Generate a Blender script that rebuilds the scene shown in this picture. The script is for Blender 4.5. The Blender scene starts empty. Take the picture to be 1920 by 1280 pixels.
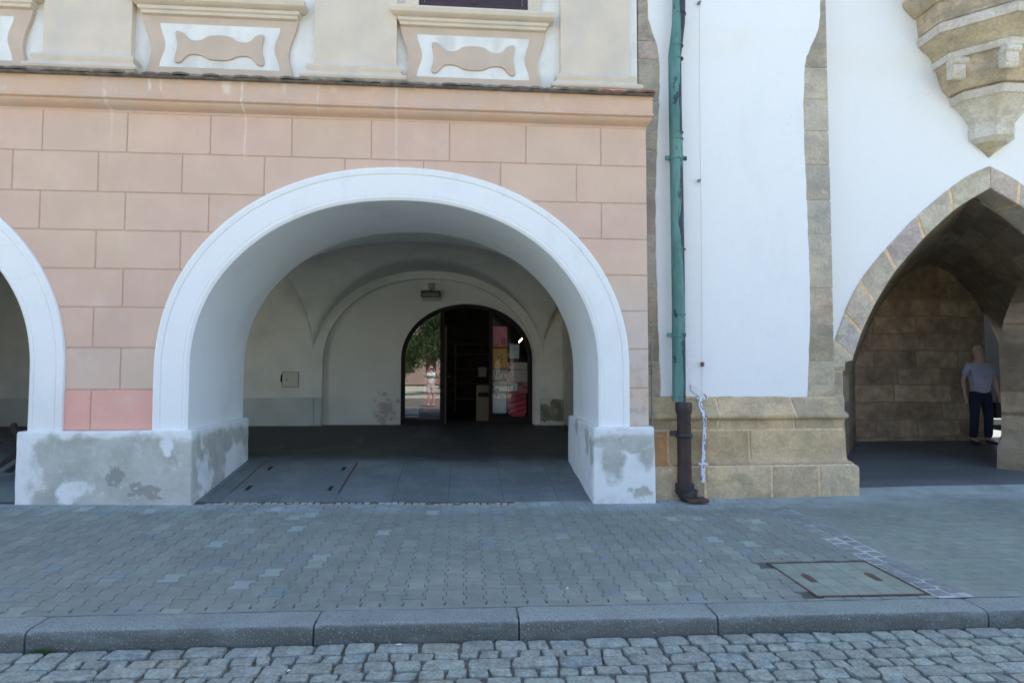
import bpy, bmesh, math, random
from mathutils import Vector, Matrix, noise as mn
R=math.radians; PI=math.pi
random.seed(7)
S=bpy.context.scene
COL=S.collection
# ------------------------------------------------------------------ camera, sky, sun, exposure
CZ=1.64
F=1100.0; YAW=R(4.5); PIT=math.atan(50/1100)
cam=bpy.data.cameras.new('camera'); co=bpy.data.objects.new('camera',cam); COL.objects.link(co)
cam.sensor_width=36; cam.lens=36*F/1920; cam.clip_start=.05; cam.clip_end=600
co.location=(0,0,CZ); co.rotation_euler=(PI/2+PIT,0,-YAW)
S.camera=co
w=bpy.data.worlds.new('World'); S.world=w; w.use_nodes=True
SUN_EL=R(60); SUN_AZ=R(14)
nt=w.node_tree; bg=nt.nodes['Background']; sk=nt.nodes.new('ShaderNodeTexSky'); sk.sky_type='NISHITA'
sk.sun_disc=False; sk.sun_elevation=SUN_EL; sk.sun_rotation=SUN_AZ; sk.ozone_density=1.0; sk.air_density=1.0; sk.dust_density=1.6
nt.links.new(sk.outputs[0],bg.inputs[0]); bg.inputs[1].default_value=.15
sl=bpy.data.lights.new('sun','SUN'); sl.energy=4.9; sl.angle=R(.53); sl.color=(1,.95,.87)
so=bpy.data.objects.new('sun',sl); COL.objects.link(so)
sv=Vector((math.sin(SUN_AZ)*math.cos(SUN_EL),math.cos(SUN_AZ)*math.cos(SUN_EL),math.sin(SUN_EL)))
so.rotation_euler=sv.to_track_quat('Z','Y').to_euler(); so.location=(0,0,30)
S.view_settings.view_transform='Standard'; S.view_settings.look='None'; S.view_settings.gamma=1; S.view_settings.exposure=1.66
S.cycles.max_bounces=8; S.cycles.diffuse_bounces=5; S.cycles.use_denoising=True

def at(px,py,Y):
    """photo measurement -> (x, z) on the upright plane y = Y"""
    a=(px-960)/F; b=(640-py)/F
    f=math.cos(PIT)-b*math.sin(PIT); u=math.sin(PIT)+b*math.cos(PIT)
    x=f*math.sin(YAW)+a*math.cos(YAW); y=f*math.cos(YAW)-a*math.sin(YAW)
    return (x*Y/y, u*Y/y+CZ)

# ------------------------------------------------------------------ node helper
class NT:
    def __init__(s,name):
        s.m=bpy.data.materials.new(name); s.m.use_nodes=True; s.t=s.m.node_tree
        s.b=s.t.nodes['Principled BSDF']; s.p=None
    def n(s,k): return s.t.nodes.new('ShaderNode'+k)
    def set(s,sock,v):
        if isinstance(v,bpy.types.NodeSocket): s.t.links.new(v,sock)
        elif isinstance(v,(tuple,list)) and sock.type=='RGBA': sock.default_value=(*v[:3],1)
        else: sock.default_value=v
    def pos(s):
        if s.p is None: s.p=s.n('NewGeometry').outputs['Position']
        return s.p
    def xyz(s,v=None):
        k=s.n('SeparateXYZ'); s.set(k.inputs[0],v or s.pos()); return k.outputs
    def comb(s,x,y,z):
        k=s.n('CombineXYZ'); [s.set(k.inputs[i],v) for i,v in enumerate((x,y,z))]; return k.outputs[0]
    def math(s,op,a,b=0.0,c=0.0):
        k=s.n('Math'); k.operation=op; s.set(k.inputs[0],a); s.set(k.inputs[1],b); s.set(k.inputs[2],c); return k.outputs[0]
    def scale(s,v,sc):
        k=s.n('VectorMath'); k.operation='MULTIPLY'; s.set(k.inputs[0],v); k.inputs[1].default_value=sc; return k.outputs[0]
    def add(s,a,b):
        k=s.n('VectorMath'); k.operation='ADD'; s.set(k.inputs[0],a); s.set(k.inputs[1],b); return k.outputs[0]
    def noise(s,sc,det=4,rough=.55,co=None,stretch=None,col=False):
        k=s.n('TexNoise'); v=co or s.pos()
        if stretch: v=s.scale(v,stretch)
        s.set(k.inputs['Vector'],v); k.inputs['Scale'].default_value=sc; k.inputs['Detail'].default_value=det; k.inputs['Roughness'].default_value=rough
        return k.outputs[1 if col else 0]
    def ramp(s,v,lo,hi,a=0.0,b=1.0):
        k=s.n('MapRange'); k.interpolation_type='SMOOTHSTEP'; s.set(k.inputs[0],v); s.set(k.inputs[1],lo); s.set(k.inputs[2],hi); s.set(k.inputs[3],a); s.set(k.inputs[4],b); return k.outputs[0]
    def mix(s,f,a,b,mode='MIX'):
        k=s.n('Mix'); k.data_type='RGBA'; k.blend_type=mode; s.set(k.inputs[0],f); s.set(k.inputs[6],a); s.set(k.inputs[7],b); return k.outputs[2]
    def attr(s,n='tone'):
        k=s.n('Attribute'); k.attribute_name=n; return k.outputs['Color']
    def blob(s,c,r,wob=.3,nsc=6.0):
        """soft-edged irregular spot round point c, radius r (vector radii allowed)"""
        v=s.add(s.pos(),tuple(-q for q in c)); rr=r if isinstance(r,(tuple,list)) else (r,r,r)
        v=s.scale(v,tuple(1/q for q in rr)); k=s.n('VectorMath'); k.operation='LENGTH'; s.set(k.inputs[0],v)
        return s.math('ADD',k.outputs['Value'],s.math('MULTIPLY',s.math('SUBTRACT',s.noise(nsc),.5),wob*2))
    def bump(s,h,st=.3,d=.01,nrm=None):
        k=s.n('Bump'); k.inputs['Strength'].default_value=st; k.inputs['Distance'].default_value=d; s.set(k.inputs['Height'],h)
        if nrm: s.set(k.inputs['Normal'],nrm)
        return k.outputs[0]
    def out(s,col,rough=.8,nrm=None,**kw):
        s.set(s.b.inputs['Base Color'],s.mix(1.0,col,s.attr(),'MULTIPLY')); s.set(s.b.inputs['Roughness'],rough)
        if nrm: s.set(s.b.inputs['Normal'],nrm)
        for k,v in kw.items(): s.set(s.b.inputs[k.replace('_',' ')],v)
        return s.m
    def vary(s,col,amt,sc,det=5,stretch=None):
        n=s.noise(sc,det,stretch=stretch); f=s.ramp(n,.25,.75,1-amt,1+amt)
        return s.mix(1.0,col,s.comb(f,f,f),'MULTIPLY')

def simple(name,col,amt=.1,sc=8,rough=.7,bs=.15,bd=.004,bsc=60,**kw):
    k=NT(name); c=k.vary(col,amt,sc); return k.out(c,rough,k.bump(k.noise(bsc,4),bs,bd),**kw)

M={}
def limewash(nm,base,dirt,amt):
    k=NT(nm); x,y,z=k.xyz()
    c=k.mix(k.math('MULTIPLY',k.ramp(k.noise(1.2,7,.6,stretch=(1,1,.5)),.5,.72),amt),base,dirt)
    c=k.mix(k.math('MULTIPLY',k.ramp(k.noise(5,8,.7,stretch=(1,1,.35)),.57,.70),amt*.5),c,dirt)
    c=k.mix(k.math('MULTIPLY',k.ramp(k.noise(60,5,.7),.69,.72),.5),c,(.45,.45,.43))
    v=k.n('TexVoronoi'); v.feature='DISTANCE_TO_EDGE'; v.inputs['Scale'].default_value=1.1; w=k.add(k.pos(),k.scale(k.noise(2.2,6,col=True),(.7,.7,.7))); k.set(v.inputs['Vector'],w)
    cr=k.math('MULTIPLY',k.ramp(v.outputs['Distance'],.006,.001),k.ramp(k.noise(.9,3),.50,.60))
    c=k.mix(k.math('MULTIPLY',cr,.16),c,(.42,.42,.40))
    c=k.mix(k.math('MULTIPLY',k.math('MULTIPLY',k.ramp(z,5.25,5.6),k.ramp(z,5.95,5.75)),k.ramp(k.noise(1.5,5),.35,.65,.1,.5)),c,(.80,.77,.68))
    h=k.math('ADD',k.math('ADD',k.math('MULTIPLY',k.noise(4,3,stretch=(1,1,1)),.8),k.math('MULTIPLY',k.noise(16,4),.35)),k.math('MULTIPLY',k.noise(90,3),.22))
    h=k.math('SUBTRACT',h,k.math('MULTIPLY',cr,.3))
    return k.out(c,.86,k.bump(h,.36,.012))
M['white0']=(lambda k:k.out(k.vary(k.mix(k.ramp(k.noise(.6,4),.45,.75),(.81,.81,.79),(.78,.785,.77)),.012,3),.85,k.bump(k.math('ADD',k.math('MULTIPLY',k.noise(5,2),.5),k.math('MULTIPLY',k.noise(90,3),.25)),.2,.008)))(NT('white_plaster'))
M['white']=limewash('white_plaster',(.82,.82,.80),(.73,.735,.71),.45)
M['trim']=limewash('white_trim_plaster',(.84,.845,.825),(.70,.71,.68),.55)
M['trim0']=(lambda k:k.out(k.vary(k.mix(k.math('MULTIPLY',k.ramp(k.noise(1.8,6),.60,.78),.5),(.83,.835,.82),(.70,.71,.69)),.015,3),.8,k.bump(k.math('ADD',k.math('MULTIPLY',k.noise(6,2),.6),k.math('MULTIPLY',k.noise(110,3),.2)),.22,.008)))(NT('white_trim_plaster'))
def pink():
    k=NT('pink_render'); x,y,z=k.xyz()
    c=k.mix(k.ramp(k.noise(.9,4),.35,.65),(.67,.475,.35),(.66,.455,.35))
    # the lowest row was repainted a stronger pink; the row above is greyed
    wob=k.math('MULTIPLY',k.math('SUBTRACT',k.noise(5),.5),.03)
    zz=k.math('ADD',z,wob)
    left=k.ramp(x,-2.0,-1.9,1,0)
    c=k.mix(k.math('MULTIPLY',k.math('MULTIPLY',k.ramp(zz,1.40,1.42,1,0),left),.9),c,(.78,.40,.32))
    g=k.math('MULTIPLY',k.ramp(zz,1.41,1.43),k.ramp(zz,1.84,1.86,1,0))
    c=k.mix(k.math('MULTIPLY',g,.28),c,(.57,.49,.41))
    # weathered pale wash at the right hand pier
    rp=k.math('MULTIPLY',k.ramp(x,1.2,1.7),k.ramp(z,2.9,2.3))
    c=k.mix(k.math('MULTIPLY',rp,k.ramp(k.noise(2.5,6),.4,.65,.1,.75)),c,(.60,.52,.45))
    c=k.mix(k.math('MULTIPLY',k.math('MULTIPLY',k.ramp(x,1.5,1.6),k.ramp(z,2.2,1.0)),k.ramp(k.noise(9,7),.5,.62,0,.7)),c,(.44,.36,.32))
    # pale drip streaks under the ledge
    tot=0.0
    sx=k.math('ADD',x,k.math('MULTIPLY',k.math('SUBTRACT',k.noise(3,2),.5),.05))
    for px,wd,z0,a in ((-3.83,.022,4.0,.45),(-3.38,.02,4.52,.6),(-3.26,.016,4.52,.55),(-2.58,.05,4.5,.55),(-2.42,.014,3.85,.7),(-1.62,.012,4.3,.3),(-.78,.02,3.75,.45),(-1.98,.02,4.5,.4)):
        d=k.math('ABSOLUTE',k.math('SUBTRACT',sx,px))
        m=k.math('MULTIPLY',k.ramp(d,wd*.4,wd,1,0),k.ramp(z,z0,z0+.25))
        m=k.math('MULTIPLY',k.math('MULTIPLY',m,a),k.ramp(k.noise(14,3),.3,.6,.35,1))
        tot=k.math('MAXIMUM',tot,m) if tot else m
    c=k.mix(k.math('MULTIPLY',tot,.8),c,(.80,.70,.60))
    c=k.mix(k.math('MULTIPLY',k.ramp(k.noise(3.3,7,.6),.6,.72),.35),c,(.68,.55,.46))
    c=k.mix(k.math('MULTIPLY',k.ramp(k.noise(16,5,stretch=(1,1,.2)),.62,.75),.25),c,(.50,.38,.30))
    c=k.vary(c,.05,2.3)
    return k.out(c,.88,k.bump(k.math('ADD',k.noise(12,3),k.math('MULTIPLY',k.noise(120,3),.3)),.4,.008))
M['pink']=pink()
M['joint']=simple('pink_joint',(.50,.35,.27),.15,9)
def cornice_mat():
    k=NT('cornice_render'); x,y,z=k.xyz()
    c=k.mix(k.math('MULTIPLY',k.ramp(k.noise(2.4,7,.6),.45,.68),.8),(.66,.445,.315),(.60,.46,.37)); tot=0.0
    sx=k.math('ADD',x,k.math('MULTIPLY',k.math('SUBTRACT',k.noise(3,2),.5),.05))
    for px,wd,z0,a in ((-3.83,.03,4.2,.4),(-3.38,.022,4.56,.75),(-3.26,.018,4.56,.7),(-2.58,.07,4.55,.6),(-2.42,.018,4.2,.7),(-1.62,.014,4.2,.35),(-.78,.025,4.2,.5),(-1.98,.03,4.57,.45),(-1.45,.05,4.6,.3),(.9,.05,4.6,.25)):
        m=k.math('MULTIPLY',k.ramp(k.math('ABSOLUTE',k.math('SUBTRACT',sx,px)),wd*.4,wd,1,0),k.ramp(z,z0,z0+.08)); m=k.math('MULTIPLY',k.math('MULTIPLY',m,a),k.ramp(k.noise(16,4),.35,.6,.2,1))
        tot=k.math('MAXIMUM',tot,m) if tot else m
    c=k.mix(tot,c,(.80,.71,.62))
    c=k.mix(k.math('MULTIPLY',k.ramp(k.noise(9,7,.65,stretch=(1,1,.5)),.6,.7),.45),c,(.72,.58,.50))
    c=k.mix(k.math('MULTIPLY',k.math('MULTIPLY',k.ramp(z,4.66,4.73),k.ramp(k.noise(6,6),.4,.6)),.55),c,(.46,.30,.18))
    return k.out(k.vary(c,.05,3),.88,k.bump(k.noise(60,4),.25,.006))
M['cornice']=cornice_mat()
M['cream']=(lambda k:k.out(k.vary(k.mix(k.math('MULTIPLY',k.ramp(k.noise(2.5,6,stretch=(1,1,.4)),.48,.7),.7),(.66,.56,.44),(.56,.52,.44)),.06,3),.88,k.bump(k.noise(60,4),.25,.006)))(NT('cream_render'))
M['beige']=(lambda k:k.out(k.vary(k.mix(k.math('MULTIPLY',k.ramp(k.noise(3,6),.5,.7),.5),(.57,.445,.34),(.52,.44,.36)),.06,4),.88,k.bump(k.noise(70,4),.25,.006)))(NT('beige_render'))
M['dirtywhite']=(lambda k:k.out(k.vary(k.mix(k.math('MULTIPLY',k.ramp(k.noise(3.4,7,stretch=(1,1,.5)),.45,.7),.8),(.76,.75,.70),(.60,.58,.51)),.05,5),.88,k.bump(k.noise(60,4),.25,.006)))(NT('weathered_white_render'))
M['arcade']=(lambda k:k.out(k.vary(k.mix(k.ramp(k.noise(1.3,6),.4,.7),(.70,.705,.64),(.60,.61,.55)),.05,3),.9,k.bump(k.noise(8,4),.3,.01)))(NT('arcade_plaster'))
def shopwall():
    k=NT('shop_wall_plaster'); c=k.mix(k.ramp(k.noise(1.5,6),.4,.7),(.68,.685,.62),(.59,.59,.535))
    m=k.ramp(k.blob((-1.62,12.3,.78),(.22,.3,.26),2.4,7),1.15,.3); c=k.mix(k.math('MULTIPLY',m,.6),c,(.27,.22,.19))
    return k.out(k.vary(c,.05,3),.9,k.bump(k.noise(8,4),.3,.01))
M['shopwall']=shopwall()
def peel(name,bias,greycol,blobs,patch):
    k=NT(name); x,y,z=k.xyz()
    v=k.math('ADD',k.noise(2.2,7,.6),bias(k,x,y,z)); m=k.ramp(v,.42,.58)
    for c0,r,wob,nsc,to in blobs:
        b=k.ramp(k.blob(c0,r,wob*3.2,nsc),1.25,.66)
        m=k.math('MAXIMUM',m,b) if to else k.math('MULTIPLY',m,k.math('SUBTRACT',1.0,b))
    white=k.mix(k.ramp(k.noise(5,6),.45,.7),(.76,.77,.75),(.66,.68,.66))
    g=k.mix(k.ramp(k.noise(3,8,.65),.38,.66),greycol,tuple(q*.78 for q in greycol))
    g=k.mix(k.ramp(k.noise(22,6,.7),.63,.68),g,(.66,.66,.62))
    c=k.mix(m,white,g)
    for c0,r in patch:
        c=k.mix(k.ramp(k.blob(c0,r,1.5,15),1.05,.88),c,(.30,.30,.265))
    # white lime line at the foot
    c=k.mix(k.math('MULTIPLY',k.ramp(z,.24,.19),k.ramp(k.noise(12,5),.45,.6)),c,(.66,.67,.64))
    c=k.mix(k.math('MULTIPLY',k.ramp(k.noise(45,6,.7),.64,.70),.5),c,(.30,.29,.26))
    c=k.mix(k.math('MULTIPLY',k.ramp(k.noise(9,8,.7),.56,.62),k.math('MULTIPLY',m,.45)),c,(.64,.65,.61)); c=k.mix(k.math('MULTIPLY',k.ramp(k.noise(1.9,8,.7,stretch=(1,1,1.6)),.50,.66),k.math('MULTIPLY',m,.35)),c,(.36,.36,.32))
    h=k.math('ADD',k.math('MULTIPLY',m,-.6),k.noise(14,7,.6))
    return k.out(c,.9,k.bump(h,.5,.012))
M['plinthL']=peel('peeled_plinth_left',lambda k,x,y,z:k.math('ADD',k.ramp(x,-4.7,-3.9,-.22,.06),k.ramp(z,1.02,.80,-.2,.1)),(.50,.51,.455),
   [((-4.05,6.5,.36),(.17,.5,.11),.35,7,0),((-3.12,6.5,.82),(.07,.5,.09),.4,9,0),((-2.83,7.05,.62),(.3,.5,.10),.6,5,1),((-2.83,6.8,.45),(.3,.16,.28),.5,6,0),((-2.83,7.7,.45),(.3,.38,.26),.3,6,0)],
   [((-3.63,6.5,.52),(.085,.4,.10)),((-3.32,6.5,.36),(.13,.4,.05)),((-3.43,6.5,.42),(.05,.4,.035)),((-3.26,6.5,.30),(.07,.4,.045)),((-3.47,6.5,.32),(.045,.4,.02))])
M['plinthR']=peel('peeled_plinth_right',lambda k,x,y,z:k.ramp(x,0,1,-.6,-.6),(.50,.50,.45),
   [((1.62,6.5,.66),(.14,.12,.24),.3,5,1),((1.85,6.5,.80),(.45,.12,.10),.3,4,1),((2.02,6.5,.70),(.12,.12,.17),.3,5,1),((1.42,6.85,.80),(.1,.14,.16),.5,6,1),((1.42,6.62,.70),(.1,.10,.2),.4,6,1),((1.42,7.5,.9),(.1,.12,.10),.5,6,1),((1.92,6.5,.24),(.14,.1,.07),.7,9,1)],
   [])
M['skirt']=(lambda k:k.out(k.vary(k.mix(k.ramp(k.noise(2,6),.4,.6),(.52,.56,.52),(.46,.49,.45)),.06,4),.9,k.bump(k.noise(20,5),.4,.01)))(NT('grey_skirting_plaster'))
M['skirtbad']=(lambda k:k.out(k.mix(k.ramp(k.blob((1.84,12.2,.72),(.26,.5,.24),1.1,5),1.08,.9),(.56,.55,.48),k.mix(k.ramp(k.noise(7,6),.45,.6),(.16,.17,.12),(.27,.27,.21))),.9,k.bump(k.noise(20,5),.4,.01)))(NT('peeling_skirting_plaster'))
def stone(name,a,b,c3,rough=.9,blotch=.6,bs=.55):
    k=NT(name); c=k.mix(k.ramp(k.noise(2.6,8,.62),.36,.64),a,b)
    c=k.mix(k.math('MULTIPLY',k.ramp(k.noise(7,8,.7),.52,.66),blotch),c,c3)
    c=k.vary(c,.13,34,6); c=k.mix(k.math('MULTIPLY',k.ramp(k.noise(110,3),.6,.7),.35),c,tuple(q*.45 for q in b))
    v=k.n('TexVoronoi'); v.inputs['Scale'].default_value=38; k.set(v.inputs['Vector'],k.pos()); pit=k.ramp(v.outputs['Distance'],.10,.22)
    pit=k.math('MAXIMUM',pit,k.ramp(k.noise(6,3),.60,.45))
    c=k.mix(k.math('MULTIPLY',k.math('SUBTRACT',1.0,pit),.45),c,tuple(q*.4 for q in b))
    c=k.mix(k.math('MULTIPLY',k.ramp(k.noise(1.7,8,.7,stretch=(1,1,2.2)),.50,.62),.45),c,tuple(q*.62 for q in b))
    h=k.math('ADD',k.math('ADD',k.noise(11,8,.65),k.math('MULTIPLY',k.noise(85,5,.7),.35)),k.math('MULTIPLY',pit,.25))
    return k.out(c,rough,k.bump(h,bs+.2,.025))
M['sandstone']=stone('ochre_sandstone',(.60,.48,.335),(.43,.36,.265),(.68,.52,.35))
M['greystone']=stone('grey_sandstone',(.52,.44,.345),(.38,.33,.27),(.60,.51,.40))
M['voussoir']=stone('arch_sandstone',(.60,.52,.42),(.43,.375,.31),(.68,.59,.46))
M['corbel']=stone('corbel_sandstone',(.60,.48,.31),(.38,.32,.22),(.60,.54,.44),blotch=.5)
M['corbelpale']=stone('corbel_pale_stone',(.70,.65,.55),(.60,.53,.41),(.74,.70,.62),blotch=.5)
M['mortar']=simple('sandy_mortar',(.72,.52,.32),.2,20,.95,.5,.008,90)
M['palemortar']=simple('pale_mortar',(.50,.47,.40),.15,20,.95,.5,.008,90)
def masonry(name,a,b,mort,bw,rh,plane,mz=.012):
    k=NT(name); x,y,z=k.xyz()
    if plane=='UV':
        t=k.n('TexCoord').outputs['UV']; u,v,_=k.xyz(t)
    else: u,v=(x,z) if plane=='XZ' else (y,z)
    d=k.noise(1.6,3,col=True); dx,dy,_=k.xyz(d)
    u=k.math('ADD',u,k.math('MULTIPLY',k.math('SUBTRACT',dx,.5),.14)); v=k.math('ADD',v,k.math('MULTIPLY',k.math('SUBTRACT',dy,.5),.10))
    br=k.n('TexBrick'); k.set(br.inputs['Vector'],k.comb(u,v,0.0)); br.inputs['Scale'].default_value=1; br.inputs['Brick Width'].default_value=bw; br.inputs['Row Height'].default_value=rh
    br.inputs['Mortar Size'].default_value=mz; br.inputs['Mortar Smooth'].default_value=.3; br.offset=.43; br.squash=1.35; br.squash_frequency=3
    k.set(br.inputs['Color1'],(.62,.60,.58)); k.set(br.inputs['Color2'],(1.2,1.2,1.16)); k.set(br.inputs['Mortar'],(1,1,1))
    c=k.mix(k.ramp(k.noise(2.2,8,.65),.36,.64),a,b); c=k.mix(1.0,c,br.outputs[0],'MULTIPLY'); c=k.vary(c,.2,7)
    c=k.mix(k.math('MULTIPLY',br.outputs[1],.75),c,mort)
    h=k.math('SUBTRACT',k.noise(12,7,.65),k.math('MULTIPLY',br.outputs[1],.7))
    return k.out(c,.93,k.bump(h,.7,.025))
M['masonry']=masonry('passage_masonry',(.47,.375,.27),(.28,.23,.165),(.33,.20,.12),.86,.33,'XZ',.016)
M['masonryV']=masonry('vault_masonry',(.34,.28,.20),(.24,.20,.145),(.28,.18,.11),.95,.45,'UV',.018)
M['backdropwall']=simple('dark_backdrop_wall',(.018,.016,.013),.15,3,.9)  # near-black wall colour stands in for shade beyond the passage
M['brownwall']=masonry('side_wall_masonry',(.26,.20,.12),(.18,.14,.09),(.2,.13,.07),.7,.3,'YZ')
def paver():
    k=NT('concrete_paver'); c=k.mix(k.ramp(k.noise(1.1,5),.35,.65),(.182,.214,.188),(.214,.243,.212))
    c=k.vary(c,.10,9,6); c=k.mix(k.math('MULTIPLY',k.ramp(k.noise(150,3),.58,.68),.5),c,(.07,.075,.08)); c=k.mix(k.math('MULTIPLY',k.ramp(k.noise(210,2),.64,.72),.5),c,(.36,.37,.37))
    x,y,z=k.xyz()
    c=k.mix(k.math('MULTIPLY',k.ramp(k.math('ADD',y,k.math('MULTIPLY',k.noise(2,5),.6)),6.3,6.85),k.ramp(k.noise(2.5,6),.3,.6,.35,.8)),c,(.34,.38,.38))
    c=k.mix(k.math('MULTIPLY',k.ramp(k.noise(1.7,8,.7),.54,.70),.35),c,(.10,.115,.115)); c=k.mix(k.math('MULTIPLY',k.ramp(k.noise(26,5,.7),.68,.71),.6),c,(.05,.05,.05))
    return k.out(c,.8,k.bump(k.noise(130,4,.7),.5,.005))
M['paver']=paver()
M['gap']=simple('joint_sand',(.085,.085,.078),.3,40,.95,.5,.01,120)
M['dirt']=simple('joint_dirt',(.12,.115,.10),.35,30,.95,.7,.012,90)
def granite():
    k=NT('granite_kerb'); x,y,z=k.xyz()
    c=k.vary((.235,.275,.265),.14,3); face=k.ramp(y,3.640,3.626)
    c=k.mix(k.math('MULTIPLY',face,k.ramp(k.noise(3.5,7,.6,stretch=(1,1,3)),.30,.55,.45,.9)),c,(.11,.115,.10))  # shade on the kerb face put into the colour, along with dirt stains
    c=k.mix(k.math('MULTIPLY',k.ramp(k.noise(95,3),.54,.6),.6),c,(.10,.105,.115)); c=k.mix(k.math('MULTIPLY',k.ramp(k.noise(110,3),.60,.66),.6),c,(.45,.47,.47))
    c=k.mix(k.math('MULTIPLY',k.ramp(k.noise(2.3,6),.60,.7),.3),c,(.12,.10,.10))
    return k.out(c,.8,k.bump(k.noise(70,6,.7),.9,.014))
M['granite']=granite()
M['cobble']=(lambda k:k.out(k.mix(k.math('MULTIPLY',k.ramp(k.noise(110,3),.6,.7),.4),k.vary(k.vary((.26,.295,.262),.24,14,7),.28,55,4),(.38,.40,.38)),.72,k.bump(k.math('ADD',k.noise(45,7,.75),k.math('MULTIPLY',k.noise(13,4),1.2)),.8,.016)))(NT('granite_cobble'))
def slabm(nm='dark_stone_slab'):
    k=NT(nm); x,y,z=k.xyz()
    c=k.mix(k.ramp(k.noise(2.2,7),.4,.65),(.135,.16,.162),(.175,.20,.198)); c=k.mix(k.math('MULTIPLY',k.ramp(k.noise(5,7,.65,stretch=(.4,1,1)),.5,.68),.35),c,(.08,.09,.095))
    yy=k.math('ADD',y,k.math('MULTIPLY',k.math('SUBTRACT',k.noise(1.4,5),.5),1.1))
    c=k.mix(k.ramp(yy,7.75,8.55),c,k.mix(k.ramp(k.noise(2,6),.4,.65),(.042,.045,.045),(.060,.062,.060)))  # same floor, darkened inwards in the colour as light fades into the arcade
    return k.out(k.vary(c,.1,20),.62,k.bump(k.noise(60,5),.3,.004))
M['slab']=slabm()
M['slabin']=(lambda k:k.out(k.vary(k.mix(k.ramp(k.noise(2.0,6),.4,.65),(.020,.022,.021),(.03,.031,.029)),.1,20),.7,k.bump(k.noise(60,5),.3,.004)))(NT('inner_floor_slab'))
M['gothfloor']=(lambda k:k.out(k.vary(k.mix(k.ramp(k.noise(2.2,7,stretch=(.4,1,1)),.4,.65),(.10,.115,.122),(.14,.155,.158)),.1,20),.62,k.bump(k.noise(60,5),.3,.004)))(NT('passage_floor'))
M['square']=(lambda k:k.out(k.vary((.38,.395,.32),.15,1.5),.85,k.bump(k.noise(25,4),.6,.02)))(NT('sunlit_square_paving'))
M['sett']=(lambda k:k.out(k.vary((.24,.24,.215),.2,30),.8,k.bump(k.noise(90,5),.6,.008)))(NT('small_sett'))
M['limeline']=(lambda k:k.out(k.mix(k.ramp(k.noise(3.5,6),.40,.60),(.19,.205,.20),(.44,.47,.46)),.9))(NT('lime_mortar'))
M['rust']=(lambda k:k.out(k.mix(k.ramp(k.noise(30,6),.4,.6),(.12,.06,.042),(.06,.042,.036)),.85,k.bump(k.noise(90,5),.6,.005)))(NT('rusty_steel'))
def copper():
    k=NT('patina_copper'); c=k.mix(k.ramp(k.noise(6,7,.65,stretch=(1,1,.25)),.36,.66),(.07,.185,.165),(.135,.28,.25))
    x,y,z=k.xyz()
    m=k.ramp(k.math('ADD',k.noise(5,7,.6,stretch=(2.4,2.4,.35)),k.ramp(x,2.46,2.57,-.10,.20)),.53,.60)
    c=k.mix(m,c,(.028,.035,.045)); c=k.mix(k.ramp(k.noise(9,7,.7,stretch=(1,1,.4)),.58,.64),c,(.02,.05,.055))
    return k.out(c,.65,k.bump(k.noise(30,5),.4,.004))
M['copper']=copper()
M['castiron']=(lambda k:k.out(k.mix(k.ramp(k.noise(5,6,stretch=(1,1,.4)),.4,.62),(.028,.026,.026),(.065,.034,.026)),.6,k.bump(k.noise(60,5),.5,.004)))(NT('rusty_cast_iron'))
M['flaky']=(lambda k:k.out(k.mix(k.ramp(k.noise(38,7,.65,stretch=(1,1,.6)),.55,.58),(.66,.69,.73),(.10,.11,.15)),.6,k.bump(k.noise(38,5),.5,.004)))(NT('flaking_white_paint'))
M['darkwood']=simple('dark_brown_timber',(.016,.010,.008),.3,10,.85)
M['blackmetal']=simple('black_metal',(.02,.02,.023),.2,20,.4)
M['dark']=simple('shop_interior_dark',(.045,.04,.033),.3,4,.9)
M['winframe']=simple('dark_window_frame',(.05,.022,.022),.2,9,.45)
M['hatch']=simple('painted_hatch',(.55,.54,.45),.04,6,.6)
M['hole']=simple('dark_gap',(.015,.014,.012),.1,8,.95)
M['tile']=(lambda k:k.out(k.mix(k.ramp(k.noise(8,7,.7),.42,.62),(.22,.19,.155),(.12,.105,.095)),.92,k.bump(k.noise(60,6),.7,.01)))(NT('mossy_clay_tile'))
M['steelgrey']=simple('painted_grey_metal',(.20,.21,.22),.1,10,.5)
def glass(name,f,tint=(.9,.93,.92)):
    m=bpy.data.materials.new(name); m.use_nodes=True; t=m.node_tree; t.nodes.clear()
    o=t.nodes.new('ShaderNodeOutputMaterial'); x=t.nodes.new('ShaderNodeMixShader'); g=t.nodes.new('ShaderNodeBsdfGlossy'); tr=t.nodes.new('ShaderNodeBsdfTransparent')
    g.inputs['Roughness'].default_value=.0; tr.inputs[0].default_value=(*tint,1); x.inputs[0].default_value=f
    t.links.new(tr.outputs[0],x.inputs[1]); t.links.new(g.outputs[0],x.inputs[2]); t.links.new(x.outputs[0],o.inputs[0]); return m
M['glass']=glass('shop_glass',.24); M['glassR']=glass('shop_glass_side',.05)
def flat(name,col,rough=.6): 
    k=NT(name); return k.out(k.vary(col,.05,12),rough)
def emit(name,col,s):
    k=NT(name); k.set(k.b.inputs['Emission Color'],col); k.b.inputs['Emission Strength'].default_value=s; return k.out(col,.5)

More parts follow.
